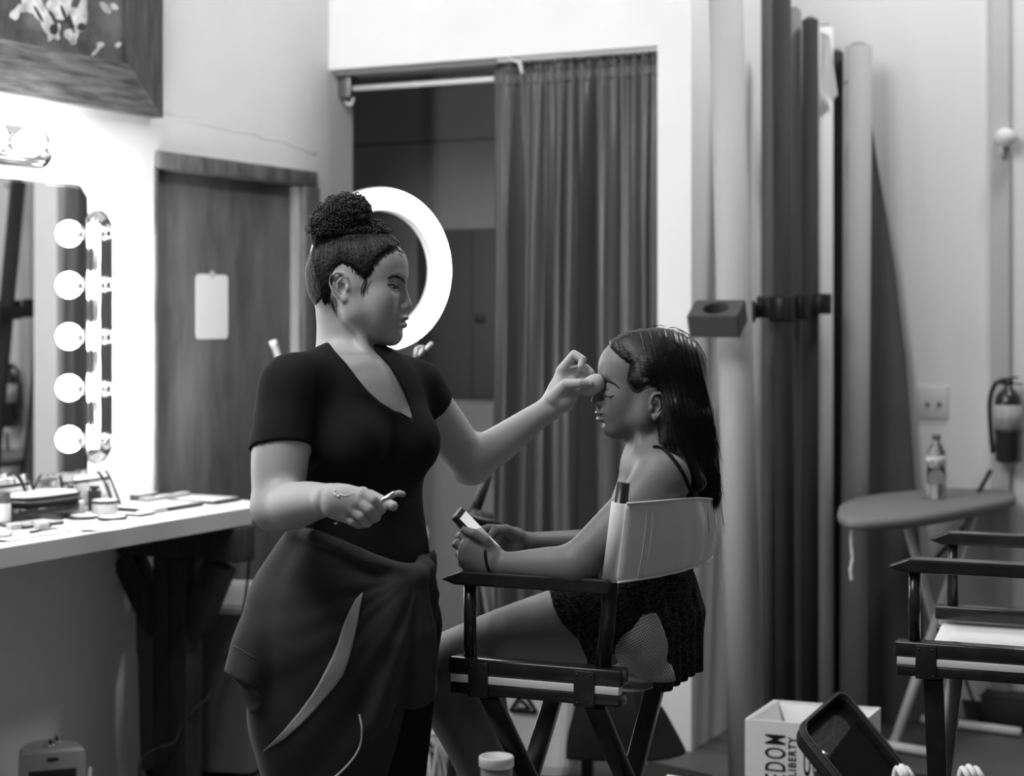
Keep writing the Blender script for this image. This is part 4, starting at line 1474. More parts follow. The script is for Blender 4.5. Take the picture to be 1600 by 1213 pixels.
a_ = at(1522, 812, 6.12); a_.z = IZ - .04
b_ = flr(1396, 6.10); b_.z = .02
mb.tube([a_, b_], .017, 12); mb.build('leg', M['white_steel'], ib)
mb = MB()
a2 = at(1412, 826, 6.0); a2.z = IZ - .04
b2 = flr(1506, 6.45); b2.z = .02
mb.tube([a2, b2], .015, 12); mb.build('leg', M['white_steel'], ib)
mb = MB(); mb.tube([b2 + Vector((-.14, .05, 0)), b2 + Vector((.16, -.16, 0))], .016, 12); mb.build('foot_bar', M['white_steel'], ib)
mb = MB(); mb.tube([b_ + Vector((-.12, .08, 0)), b_ + Vector((.10, -.10, 0))], .016, 12); mb.build('foot_bar', M['white_steel'], ib)
mb = MB(); mb.tube([at(1515, 795, 6.38), at(1548, 735, 6.40)], .009, 8); mb.build('height_lever', M['black'], ib)
mb = MB(); mb.tube([at(1515, 815, 6.2), at(1452, 885, 6.2)], .007, 8); mb.build('lock_rod', M['black'], ib)
mb = MB(); mb.tube([at(1500, 1040, 6.3), flr(1537, 6.42)], .006, 8); mb.build('stay_rod', M['black'], ib)
mb = MB()
sp = [at(1331, 820, 5.78), at(1330, 850, 5.78), at(1332, 872, 5.78), at(1329, 890, 5.78), at(1331, 908, 5.78)]
mb.tube(catmull(sp, 4), [.0045 if i % 3 else .006 for i in range(17)], 8); mb.build('draw_string', M['paper'], ib)

# water bottle standing on it
wb = on(1463, 780, IZ); wb.z = IZ + .001
bt = empty('water_bottle', wb, 'clear plastic water bottle standing on the ironing board', 'bottle')
mb = MB(); pr = [(.0, .002), (.028, .0), (.033, .006), (.033, .03), (.031, .034), (.033, .038), (.033, .06), (.031, .064), (.033, .068), (.033, .09), (.030, .098), (.030, .112), (.034, .122), (.034, .145), (.030, .165), (.020, .184), (.0125, .196), (.0125, .206)]
mb.lathe(wb, UP, pr, 28); mb.build('shell', M['clear'], bt)
mb = MB(); mb.lathe(wb, UP, [(0, .004), (.027, .003), (.0315, .008), (.0315, .11), (0, .1102)], 28); mb.build('water', M['water'], bt)
mb = MB(); mb.lathe(wb + UP * .118, UP, [(.0345, 0), (.0345, .030)], 28); mb.build('label', mat('dim_label', .5, .4, var=.9, vscale=45, contrast=2), bt)
mb = MB(); mb.lathe(wb + UP * .205, UP, [(.0145, 0), (.0145, .016), (.013, .018), (0, .018)], 20); mb.build('cap', mat('bottle_cap', .15, .4), bt)

# ------------------------------------------------------------------ white printed box
WZ = .42
fl_ = on(1164, 1124, WZ); bl_ = on(1209, 1094, WZ); br_ = on(1376, 1106, WZ)
fr_ = fl_ + (br_ - bl_)
ux = (fr_ - fl_).normalized(); vy = (bl_ - fl_).normalized()
WW = (fr_ - fl_).length; WD = (bl_ - fl_).length
wbx = empty('printed_box', Vector((fl_.x, fl_.y, 0)), 'open white corrugated box with tall black lettering below the paper rolls', 'box')
def wallp(a, b, nrm):
    m_ = MB(); nn = nrm.normalized() * .006
    lo_ = Vector((0, 0, -WZ + .002))
    m_.add([a, b, b + lo_, a + lo_, a + nn, b + nn, b + lo_ + nn, a + lo_ + nn], [(0, 1, 2, 3), (7, 6, 5, 4), (0, 4, 5, 1), (1, 5, 6, 2), (2, 6, 7, 3), (3, 7, 4, 0)])
    return m_
wallp(fl_, fr_, vy).build('front_panel', M['box_white'], wbx)
wallp(bl_, br_, -vy).build('back_panel', M['box_white'], wbx)
wallp(fl_ + vy * .006, bl_ - vy * .006, ux).build('side_panel', M['box_white'], wbx)
wallp(fr_ + vy * .006, br_ - vy * .006, -ux).build('side_panel', M['box_white'], wbx)
# inner folded flaps
mb = MB()
mb.prism([bl_ - vy * .008 + ux * .01, bl_ - vy * .09 + ux * .07 - UP * .14, fl_ + vy * .02 + ux * .01 - UP * .0], ux, .003)
mb.build('inner_flap', M['box_white'], wbx)
mb = MB(); mb.prism([bl_ - vy * .01 + ux * .02 - UP * .005, br_ - vy * .01 - ux * .01 - UP * .005, br_ - vy * .06 - ux * .04 - UP * .13, bl_ - vy * .06 + ux * .08 - UP * .13], -vy, .003); mb.build('inner_flap', M['box_white'], wbx)


def text_obj(body, size, origin, xdir, ydir, m, parent, name, sx=1.0, bold=0.0, cham=0):
    cu = bpy.data.curves.new(name, 'FONT')
    cu.body = body; cu.size = size; cu.extrude = .0004; cu.offset = bold
    cu.align_x = 'RIGHT'
    cu.space_character = 1.25
    o = bpy.data.objects.new(name, cu); COL.objects.link(o)
    z = Vector(xdir).cross(Vector(ydir)).normalized()
    mt = Matrix((Vector(xdir).normalized() * sx, Vector(ydir).normalized(), z)).transposed().to_4x4()
    dg = bpy.context.evaluated_depsgraph_get()
    me = bpy.data.meshes.new_from_object(o.evaluated_get(dg))
    bpy.data.objects.remove(o)
    off = Vector((0, 0, 0)); r = parent
    while r is not None: off += r.location; r = r.parent
    mt.translation = Vector(origin) - off
    me.transform(mt)
    me.materials.clear(); me.materials.append(m)
    ob = bpy.data.objects.new(name, me); COL.objects.link(ob); ob.parent = parent
    return ob


# lettering reads upwards on the front panel
fn = -vy * .0008
def frontpt(px, py):
    """point of the front panel behind a pixel"""
    nrm = ux.cross(UP)
    d = (at(px, py, 1.0) - CAMP)
    t = (fl_ - CAMP).dot(nrm) / d.dot(nrm)
    return CAMP + d * t + fn
ptop = frontpt(1227, 1148); 
text_obj('FREEDOM', .078, frontpt(1227, 1148), UP, -ux, M['ink'], wbx, 'lettering', sx=.50, bold=.0004)
text_obj('LIBERTY', .028, frontpt(1243.5, 1153), UP, -ux, M['ink'], wbx, 'lettering', sx=.85, bold=.0007)
text_obj('UU', .11, frontpt(1281, 1214), ux, UP, M['ink'], wbx, 'lettering', sx=.26, bold=.0010)

# ------------------------------------------------------------------ black open trolley case with tilted lid
kc = at(1370, 1213, 4.28); kc.z = 0
tc_ = empty('trolley_case', kc, 'black open makeup trolley case with its padded lid tilted up by the printed box', 'case')
mb = MB(); mb.box(kc + Vector((.0, .02, .19)), Vector((.15, -.04, 0)), Vector((.03, .11, 0)), UP * .175, .02); mb.build('case_body', M['black_matte'], tc_)
TL, TR, BR = at(1243, 1141, 4.36), at(1313, 1079, 4.52), at(1424, 1213, 4.34)
BLp = TL + (BR - TR)
eu = (TR - TL); ev = (BR - TR)
en = eu.cross(ev).normalized()
if en.y > 0: en = -en
def rrect(inset, lift, r=.03, n=5):
    c0_ = TL + eu * .5 + ev * .5
    hu, hv = eu.length / 2 - inset, ev.length / 2 - inset
    U0, V0 = eu.normalized(), ev.normalized()
    out = []
    for (sx, sy, a0) in ((1, 1, 0), (-1, 1, 90), (-1, -1, 180), (1, -1, 270)):
        for k in range(n + 1):
            a = math.radians(a0 + 90 * k / n)
            out.append(c0_ + U0 * (sx * (hu - r) + r * math.cos(a)) + V0 * (sy * (hv - r) + r * math.sin(a)) + en * lift)
    return out
lv = [rrect(.004, -.035), rrect(0, -.02), rrect(0, .010), rrect(.004, .014), rrect(.012, .014), rrect(.015, .008), rrect(.018, -.018)]
n = len(lv[0])
mb = MB(); mb.add([p for l in lv for p in l], [(i * n + k, i * n + (k + 1) % n, (i + 1) * n + (k + 1) % n, (i + 1) * n + k) for i in range(len(lv) - 1) for k in range(n)] + [tuple(range(n)), tuple((len(lv) - 1) * n + k for k in range(n))], False)
mb.build('padded_lid', mat('case_nylon', .009, .55, .4, bump=.2, bscale=90), tc_)
mb = MB(); mb.tube(rrect(.001, .004) + rrect(.001, .004)[:1], .0035, 6, cap=False); mb.tube(rrect(.008, .016) + rrect(.008, .016)[:1], .0028, 6, cap=False); mb.build('zip', M['black'], tc_)
mb = MB()
q = rrect(.02, -.010)
w0 = TL + ev * .38 + eu * .1; w1 = TR + ev * .30 - eu * .1
mb.prism([w0 + en * -.012, w1 + en * -.012, w1 + ev * .62 + en * -.012, w0 + ev * .58 + en * -.012], en, .004); mb.build('mesh_pocket', mat('mesh_net', .007, .9, .1, bump=.4, bscale=200), tc_)
mb = MB(); mb.bar(TL + ev * .30 + eu * .09 + en * .004, TL + ev * .36 + eu * .11 + en * .006, .008, .006, en, .001); mb.build('zip_pull', M['chrome'], tc_)
# white cloth in the case
rt_ = random.Random(5)
for xs_c, lab in (((1401, 1408, 1415), 'crumpled white cloth in the black case left of the chair leg'), ((1503, 1513, 1524), 'white cloth tips at the right of the black case behind the chair leg')):
    mb = MB()
    for k, x in enumerate(xs_c):
        y = 1203 - 3 * (k % 2)
        mb.tube(catmull([at(x - 4, y + 14, 4.25), at(x, y - 2, 4.25), at(x + 8, y + 8, 4.22), at(x + 12, y + 16, 4.22)], 4), .007, 8)
    tag(mb.build('white_towel', M['paper']), lab, 'cloth', 'white cloths in the case')

# ------------------------------------------------------------------ stool with a jar of gel
SC_ = at(822, 1245, 3.06); SC_.z = 0
st = empty('round_stool', SC_, 'small round pale topped stool at the bottom of the photo in front of the chair', 'stool')
SZ = .655
mb = MB(); mb.lathe(SC_ + UP * (SZ - .03), UP, [(.145, 0), (.155, .004), (.157, .015), (.155, .026), (.148, .030), (0, .030)], 48); mb.build('seat', M['stool_top'], st)
for k in range(4):
    a = math.pi / 4 + k * math.pi / 2 + .2
    mb = MB(); mb.tube([SC_ + Vector((.10 * math.cos(a), .10 * math.sin(a), SZ - .03)), SC_ + Vector((.17 * math.cos(a), .17 * math.sin(a), .0))], [.014, .012], 10); mb.build('leg', M['chair_wood'], st)
mb = MB()
ringp = [SC_ + Vector((.14 * math.cos(2 * math.pi * k / 32), .14 * math.sin(2 * math.pi * k / 32), .25)) for k in range(33)]
mb.tube(ringp, .007, 8, cap=False); mb.build('foot_ring', M['chair_wood'], st)
jc = at(775.5, 1200, 3.02); jc.z = SZ + .0005
jr = empty('gel_jar', jc, 'plastic jar of gel with a pale screw lid on the round stool', 'jar')
mb = MB(); mb.lathe(jc, UP, [(.024, 0), (.0272, .003), (.0272, .066), (.025, .068)], 32); mb.build('jar_body', mat('jar_grey', .20, .3, .5), jr)
mb = MB(); mb.lathe(jc + UP * .066, UP, [(.0292, 0), (.0300, .001), (.0300, .015), (.0285, .0175), (.025, .0175), (.0245, .0165), (0, .0165)], 40); mb.build('screw_lid', mat('jar_lid', .62, .35, .4), jr)
def arc_patch(c, r, a0, a1, z0, z1, n=12):
    m_ = MB(); g = []
    for z in (z0, z1):
        g.append([c + Vector((r * math.sin(a0 + (a1 - a0) * k / n), -r * math.cos(a0 + (a1 - a0) * k / n), z)) for k in range(n + 1)])
    m_.sheet(g, .0004); return m_
arc_patch(jc, .0277, -1.0, -.05, .006, .050).build('dark_label', M['ink'], jr)
m_ = MB()
ovp = [jc + Vector((.0283 * math.sin(-.62 + .22 * math.cos(a)), -.0283 * math.cos(-.62 + .22 * math.cos(a)), .044 + .009 * math.sin(a))) for a in [2 * math.pi * k / 20 for k in range(20)]]
m_.prism(ovp, Vector((-.58, -.81, 0)), .0006); m_.build('oval_badge', M['plate'], jr)
mb = MB()
for r_ in range(7):
    z = .052 - r_ * .0055
    for c_ in range(3):
        a0 = .1 + c_ * .26; a1 = a0 + .2 - .03 * ((r_ + c_) % 3)
        g = [[jc + Vector((.0277 * math.sin(a0 + (a1 - a0) * k / 4), -.0277 * math.cos(a0 + (a1 - a0) * k / 4), zz)) for k in range(5)] for zz in (z, z + .002)]
        mb.sheet(g, .0003)
mb.build('fine_print', M['label'], jr)

# ------------------------------------------------------------------ mop bucket, yarn mop and bags on the floor of the doorway
bk = Vector((at(812, 1180, 5.45).x, 5.45, 0))
BU = Vector((.98, -.2, 0)).normalized(); BV = Vector((.2, .98, 0)).normalized()
br = empty('mop_bucket', bk, 'pale wheeled mop bucket with a slip warning triangle behind the chair legs', 'bucket')
mb = MB(); quad_loft(mb, [(bk + UP * .12, .175, .13, BU, BV, .04), (bk + UP * .15, .185, .14, BU, BV, .04), (bk + UP * .46, .215, .17, BU, BV, .05), (bk + UP * .47, .225, .18, BU, BV, .05), (bk + UP * .50, .225, .18, BU, BV, .05)])
mb.build('tub', M['bucket'], br)
mb = MB(); mb.box(bk + BU * -.20 + UP * .17, BU * .06, BV * .12, UP * .045, .01); mb.build('spout', M['bucket'], br)
for (a, b) in ((-.19, -.13), (.19, -.13), (-.19, .13), (.19, .13)):
    p = bk + BU * a + BV * b
    mb = MB(); mb.lathe(p + UP * .035 - BU * .012, BU, [(.034, 0), (.034, .024)], 18); mb.bar(p + UP * .05, p + UP * .12, .035, .04, BV); mb.build('caster', M['black'], br)
fy = bk - BV * .158 - BU * .0
def tri_at(px, py):
    nrm = BV; d = at(px, py, 1) - CAMP
    t = (bk - BV * .162 - CAMP).dot(nrm) / d.dot(nrm)
    return CAMP + d * t
tri_c = [tri_at(797, 1111), tri_at(838, 1114), tri_at(818, 1080)]
mb = MB()
for i in range(3): mb.bar(tri_c[i], tri_c[(i + 1) % 3], .009, .006, BV)
mb.tube([tri_at(808, 1107), tri_at(828, 1108)], .003, 6)
mb.tube([tri_at(812, 1094), tri_at(819, 1099), tri_at(826, 1106)], .0045, 6)
mb.tube([tri_at(812, 1084), tri_at(822, 1090)], .0035, 6); mb.ball(tri_at(811, 1083), .0055, 8, 6)
mb.build('warning_sign', M['ink'], br)
mb = MB(); mb.lathe(bk - BV * .15 + BU * -.02 + UP * .20, (BU * .15 + UP).normalized(), [(.0, 0), (.016, .003), (.018, .02), (.018, .09), (.012, .10), (0, .104)], 14); mb.build('drain_handle', M['white'], br)
mo = Vector((at(648, 1190, 5.35).x, 5.35, 0))
mp = empty('yarn_mop', mo, 'white yarn mop head lying in a wire crate left of the mop bucket', 'mop')
mb = MB(); rt_ = random.Random(2)
for k in range(46):
    a = rt_.uniform(0, 6.28); x0 = rt_.uniform(-.045, .045)
    s_ = mo + Vector((x0, rt_.uniform(-.04, .04), .27 + rt_.uniform(-.05, .06)))
    m1_ = mo + Vector((x0 + rt_.uniform(-.08, .06), rt_.uniform(-.09, .04), .12))
    e_ = mo + Vector((rt_.uniform(-.10, .08), rt_.uniform(-.12, .04), .012))
    e2_ = mo + Vector((rt_.uniform(-.10, .10), rt_.uniform(-.12, .04), .012))
    mb.tube(catmull([s_, m1_, e_, e2_], 5), .006, 6)
mb.build('yarn', M['mop'], mp)
mb = MB()
p_ = [mo + Vector((-.075, -.07, .05)), mo + Vector((-.085, -.08, .30)), mo + Vector((.04, -.08, .34)), mo + Vector((.075, -.09, .26)), mo + Vector((.05, -.08, .05))]
mb.tube(p_ + p_[:1], .006, 8); mb.tube([p_[1], mo + Vector((.06, -.08, .20))], .006, 8); mb.tube([mo + Vector((-.08, -.08, .2)), p_[3]], .009, 8)
mb.build('wire_crate', M['plate'], mp)

BG = Field()
g0 = Vector((at(955, 1150, 5.35).x, 5.38, 0))
BG.ell(g0 + UP * .19, (.19, .13, .20), k=.03).ell(g0 + Vector((-.06, -.02, .30)), (.10, .10, .14), k=.06).ell(g0 + Vector((.10, 0, .12)), (.14, .13, .13), k=.05)
BG.warp(lambda X, Y, Z: .010 * np_noise(X, Y, Z, 3, 30))
BG.cut(lambda X, Y, Z: -(Z - .006) * -1 + 0 * X + 0 * Y if False else (.006 - Z) + 0 * X + 0 * Y, [-9, -9, -9], [9, 9, .1], .002)
bag = empty('black_bag', g0, 'slumped black cloth bag on the floor behind the director chair', 'bag')
field_mesh('bag_body', BG, [((g0.x - .32, g0.y - .25, -.03), (g0.x + .32, g0.y + .25, .56), .012)], M['black_matte'], bag)
mb = MB(); mb.tube(catmull([g0 + Vector((-.1, -.10, .36)), g0 + Vector((-.05, -.14, .46)), g0 + Vector((.05, -.14, .44)), g0 + Vector((.1, -.11, .26))], 6), .012, 8, flat=(Vector((0, 1, 0)), .4)); mb.build('strap', M['black'], bag)
g1 = Vector((at(1052, 1205, 4.75).x, 4.75, 0))
sl = empty('flat_bag', g1, 'flat black bag with a pale tag on the floor right of the director chair', 'bag')
mb = MB(); mb.box(g1 + UP * .25, Vector((.085, -.03, -.012)), Vector((.03, .085, 0)), UP * .012, .006)
mb.box(g1 + UP * .12, Vector((.075, -.02, 0)), Vector((.03, .08, 0)), UP * .115, .02)
mb.build('bag_body', M['black_matte'], sl)
mb = MB(); mb.box(g1 + Vector((-.0, -.03, .264)), Vector((.02, -.004, -.002)), Vector((.004, .012, 0)), UP * .0015); mb.build('tag', M['paper'], sl)
# ================================================================== DIRECTOR CHAIRS
CF = Vector((-.921, .389, 0)).normalized()
CW = Vector((.389, .921, 0)).normalized()
HWID = .245


def director_chair(c, label, back=True, cross=1.0):
    """c: floor point under the seat's middle; CF faces left and away, CW points to the far side"""
    root = empty('director_chair', c, label, 'chair', 'tall director chairs')
    def P(x, y, z): return c + CF * x + CW * y + UP * z
    wood = M['chair_wood']
    for s in (-1, 1):
        y = s * HWID
        mb = MB(); mb.bar(P(-.18, y, .804), P(.18, y, .804), .042, .032, UP, .005); mb.build('seat_rail', wood, root)
        mb = MB(); mb.bar(P(-.176, y, .761), P(.176, y, .761), .042, .023, UP, .004); mb.build('lower_rail', wood, root)
        for x in (.115, -.105):
            mb = MB(); mb.box(P(x, y + s * .0225, .780), CF * .021, CW * .0018, UP * .034, .001)
            hp = mb.build('hinge_plate', M['black_steel'], root)
            for (a, b) in ((-.014, .026), (.014, .026), (-.014, -.028), (.014, -.028)):
                mb = MB(); mb.lathe(P(x + a, y + s * .024, .780 + b), CW * s, [(.0028, 0), (.0028, .001), (0, .0014)], 8); mb.build('screw', M['black_steel'], hp)
        # arm rest with a pointed, bevelled front end
        mb = MB()
        pr = [(.195, .972), (.150, .990), (-.150, .990), (-.158, .986), (-.158, .966), (-.15, .962), (.165, .962)]
        outl = [P(a, y - .026, z) for a, z in pr]
        mb.prism(outl, CW, .052)
        o = mb.build('arm_rest', wood, root)
        bv = o.modifiers.new('bevel', 'BEVEL'); bv.width = .005; bv.segments = 3; bv.limit_method = 'ANGLE'
        mb = MB(); mb.tube([P(.142, y, .818), P(.142, y, .964)], .0125, 14); mb.build('arm_post', wood, root)
        mb = MB(); mb.tube([P(-.135, y, .818), P(-.150, y, .97), P(-.176, y, 1.172)], [.0155, .0155, .0125], 14)
        mb.build('back_post', wood, root)
    # seat sling
    g = []
    for i in range(9):
        x = -.165 + .33 * i / 8
        g.append([P(x, HWID * (j / 8 - 1), .7790 - .035 * math.sin(math.pi * (j / 16)) ) for j in range(17)])
    mb = MB(); mb.sheet(g, .002); mb.build('seat_canvas', M['canvas'], root)
    for s in (-1, 1):
        mb = MB(); mb.box(P(0, s * (HWID + .012), .7800), CF * .174, CW * .010, UP * .0075, .001); mb.build('canvas_edge', M['canvas_hem'], root)
    # back sling, wrapped round both posts and bulging backwards
    if back:
        g = []
        NZ, NJ = 13, 41
        z0_, z1_ = .985, 1.135
        for i in range(NZ):
            z = z0_ + (z1_ - z0_) * i / (NZ - 1)
            lean = -.150 - .026 * (z - .97) / .2
            row = []
            for j in range(NJ):
                q = j / (NJ - 1) * 2 - 1
                bul = (1 - abs(q) ** 2.3) * (.085 + .012 * math.sin(3 * (z - z0_) / .15)) + .0025 * math.sin(22 * q + 30 * z) * (1 - abs(q))
                row.append(P(lean - .017 - bul, q * (HWID + .018), z - .022 * math.exp(-((q - .35) / .5) ** 2) * (i / 12) + .006 * (1 - q * q) * (1 - i / 12)))
            g.append(row)
        mb = MB(); mb.sheet(g, .0018)
        bc_ = mb.build('back_canvas', M['canvas'], root)
        for s in (-1, 1):
            mb = MB()
            mb.lathe(P(-.152, s * HWID, z0_), (P(-.176, s * HWID, 1.172) - P(-.152, s * HWID, z0_)), [(.0185, 0), (.0185, .150), (.0175, .151), (.0175, .0)], 20)
            mb.build('canvas_sleeve', M['canvas_hem'], root)
        for ii in (0, NZ - 1):
            mb = MB(); mb.tube([g[ii][j] - CF * .001 for j in range(NJ)], .0022, 6); mb.build('hem', M['canvas_hem'], bc_)
        mb = MB(); mb.tube([g[k][3] - CF * .0008 for k in range(NZ)], .0012, 6); mb.tube([g[k][4] - CF * .0008 for k in range(NZ)], .0012, 6); mb.build('seam', M['canvas'], bc_)
    # crossed legs, floor frame and footrest
    for x in (.115, -.105):
        for s in (-1, 1):
            mb = MB(); mb.bar(P(x + s * .010, s * (HWID - .01), .742), P(x + s * .010, -s * (HWID - .01) * (cross if s < 0 else 1.0), .26), .018, .040, CF, .003)
            mb.build('cross_leg', wood, root)
    for s in (-1, 1):
        mb = MB(); mb.bar(P(-.19, s * HWID, .245), P(.19, s * HWID, .245), .038, .035, UP, .004); mb.build('lower_frame', wood, root)
        for x in (.15, -.15):
            mb = MB(); mb.bar(P(x, s * HWID, .228), P(x * 1.05, s * (HWID + .01), 0), .03, .035, CF, .003); mb.build('leg', wood, root)
    mb = MB(); mb.bar(P(.18, -HWID, .28), P(.18, HWID, .28), .05, .02, UP, .003); mb.build('foot_rest', wood, root)
    return root


CH1 = Vector((.144, 3.655, 0))
director_chair(CH1, 'tall black director chair with white canvas back under the seated woman')
director_chair(Vector((1.055, 3.83, 0)), 'empty tall black director chair cut off by the right edge of the photo', cross=-.55)
# ================================================================== PEOPLE
def dirv(deg, z=0.0):
    """unit vector in plan: 0 = picture right, 90 = away"""
    a = math.radians(deg)
    return Vector((math.cos(a), math.sin(a), z))


class Head:
    """head frame: O between the ear canals, f forward, l to the person's left, u up; metres for a 0.225 m head"""
    def __init__(self, O, f, s=1.0, roll=0.0, **k):
        self.O = Vector(O); self.f = Vector(f).normalized(); self.l = UP.cross(self.f).normalized(); self.u = self.f.cross(self.l).normalized()
        self.s = s; self.k = k
    def __call__(self, f, l, u):
        return self.O + (self.f * f + self.l * l + self.u * u) * self.s
    def ax(self):
        return (self.f, self.l, self.u)
    def skull(self, F, e=0.0):
        s = self.s
        F.ell(self(-.004, 0, .030), [(.094 + e) * s, (.071 + e) * s, (.083 + e) * s], self.ax(), .02)
        F.ell(self(.046, 0, .034), [(.0500 + e) * s, (.058 + e) * s, (.054 + e) * s], self.ax(), .03)
        F.ell(self(-.040, 0, .002), [(.052 + e) * s, (.060 + e) * s, (.062 + e) * s], self.ax(), .03)
    def face(self, F, side, fine=True):
        """side: which side (+1 her left) is towards the lens; both are built"""
        P, s, A, k = self, self.s, self.ax(), self.k
        jd, nose, lip, chin, brow = k.get('jaw', 0), k.get('nose', 0), k.get('lip', 0), k.get('chin', 0), k.get('brow', 0)
        F.ell(P(.046, 0, -.025), [.044 * s, .055 * s, .060 * s], A, .03)
        F.ell(P(.040, 0, -.070), [.040 * s, .043 * s, .036 * s], A, .03)
        for q in (-1, 1):
            F.cone(P(.010, q * .053, -.052 - jd), P(.068 + chin, q * .014, -.100), .018 * s, .013 * s, .022)
            F.ell(P(.057, q * .040, -.026), [.024 * s, .019 * s, .022 * s], A, .022)
            F.ell(P(.046, q * .036, -.052), [.030 * s, .021 * s, .030 * s], A, .025)
            F.cone(P(-.005, q * .056, -.015), P(.010, q * .053, -.055 - jd), .020 * s, .018 * s, .025)
        F.ell(P(.0725 + chin, 0, -.1005), [.0145 * s, .018 * s, .0135 * s], A, .014)
        F.ell(P(.068 + lip * .8, 0, -.065), [.0262 * s, .030 * s, .024 * s], A, .016)
        F.ell(P(.066 + lip * .5, 0, -.088), [.0215 * s, .026 * s, .016 * s], A, .014)
        # brow ridge
        F.cone(P(.080 + brow, -.026, .016), P(.080 + brow, .026, .016), .011 * s, .011 * s, .014)
        for q in (-1, 1):
            F.ell(P(.0945, q * .030, -.002), [.0115 * s, .017 * s, .0100 * s], A, .018, 's')
            F.ell(P(.0735, q * .031, -.004), [.0142 * s] * 3, A, .004)      # lids over the eyeball
            F.cone(P(.0868, q * .022, -.0088), P(.0835, q * .040, -.0088), .0012 * s, .0010 * s, .003)
            if not k.get('shut'):
                F.ell(P(.0855, q * .0315, -.0062), [.0075 * s, .0125 * s, .0026 * s], A, .001, 's')
        # nose
        F.cone(P(.0865, 0, .004), P(.1005 + nose, 0, -.0345), .0060 * s, .0080 * s, .010)
        F.ell(P(.1005 + nose, 0, -.0405), [.0088 * s, .0095 * s, .0080 * s], A, .005)
        for q in (-1, 1):
            F.ell(P(.0935 + nose * .7, q * .0115, -.0440), [.0100 * s, .0062 * s, .0070 * s], A, .005)
            F.ell(P(.0990 + nose, q * .0058, -.0505), [.0052 * s, .0030 * s, .0028 * s], A, .002, 's')
        F.cone(P(.0925 + nose * .4, 0, -.046), P(.0930 + lip, 0, -.058), .0050 * s, .0050 * s, .006)
        # lips
        F.ell(P(.0925 + lip, 0, -.0640), [.0094 * s, .0225 * s, .0060 * s], A, .004)
        F.ell(P(.0900 + lip, 0, -.0782), [.0098 * s, .0205 * s, .0074 * s], A, .004)
        F.ell(P(.1000 + lip, 0, -.0706), [.0090 * s, .0235 * s, .0009 * s], A, .002, 's')
        F.ell(P(.0920, 0, -.0885), [.0045 * s, .016 * s, .0035 * s], A, .006, 's')
        # ears
        eu, ef = k.get('ear_u', -.004), k.get('ear_f', -.012)
        for q in (-1, 1):
            def E(a, b, o=0.0):
                o = o + k.get('ear_o', 0)
                t = k.get('ear_t', .22)
                a2, b2 = a * math.cos(t) - b * math.sin(t), a * math.sin(t) + b * math.cos(t)
                return P(ef + a2, q * (.0735 + o + .25 * max(0, -a2)), eu + b2)
            F.ell(E(-.002, .002, -.002), [.0150 * s, .0040 * s, .0240 * s], A, .006)
            hx_ = [(.013, .002, .001), (.0125, .014, .002), (.007, .025, .003), (-.004, .029, .004), (-.014, .023, .005), (-.0185, .010, .005), (-.016, -.005, .004), (-.009, -.017, .003), (-.001, -.026, .002)]
            F.chain([E(*h) for h in hx_], [.0026 * s, .0028 * s, .0031 * s, .0033 * s, .0033 * s, .0032 * s, .0031 * s, .0034 * s, .0048 * s], .002)
            F.ell(E(-.0010, -.0245, .002), [.0075 * s, .0045 * s, .0085 * s], A, .004)
            F.ell(E(.001, -.003, .006), [.0085 * s, .0075 * s, .0105 * s], A, .002, 's')
            F.ell(E(-.010, .014, .006), [.0040 * s, .0040 * s, .0085 * s], A, .002, 's')
            F.chain([E(.004, .016, .003), E(-.006, .010, .004), (E(-.009, -.002, .004)), E(-.004, -.013, .003)], [.0020 * s, .0024 * s, .0024 * s, .002 * s], .002)
            F.ell(E(.010, -.006, .003), [.0040 * s, .0035 * s, .0060 * s], A, .004)
    def eyes(self, root, look=(1, 0, -.25), shut=False):
        for q in (-1, 1):
            c = self(.0735, q * .031, -.004)
            if not shut:
                mb = MB(); mb.ball(c, .0118 * self.s, 20, 14); e = mb.build('eyeball', M['eye_white'], root)
                d = (self.f * look[0] + self.l * look[1] + self.u * look[2]).normalized()
                mb = MB(); mb.lathe(c + d * .0095 * self.s, d, [(.0068 * self.s, 0), (.0062 * self.s, .0022 * self.s), (.003 * self.s, .0030 * self.s), (0, .0031 * self.s)], 20)
                mb.build('iris', M['iris'], e)


def strip_on(bvh, rows, m, name, parent, lift=.0015, thick=.0006, n=5):
    """cloth strip lying on a surface: rows of (x0,y0,x1,y1) in photograph pixels"""
    g = []
    for (x0, y0, x1, y1) in rows:
        r = []
        for j in range(n):
            t = j / (n - 1)
            p = onto(bvh, x0 + (x1 - x0) * t, y0 + (y1 - y0) * t, lift)
            if p is None: p = r[-1] if r else (g[-1][j] if g else None)
            r.append(p)
        if any(q is None for q in r): continue
        g.append(r)
    mb = MB(); mb.sheet(g, thick)
    return mb.build(name, m, parent)


def line_on(bvh, pts, r, m, name, parent, lift=.001, sub=5, rad=None):
    P = catmull([Vector((x, y, 0)) for x, y in pts], sub)
    W = []
    for p in P:
        q = onto(bvh, p.x, p.y, lift)
        if q is not None: W.append(q)
    mb = MB()
    if rad is None: rr_ = r
    else: rr_ = [r * rad(i / (len(W) - 1)) for i in range(len(W))]
    mb.tube(W, rr_, 6)
    return mb.build(name, m, parent)


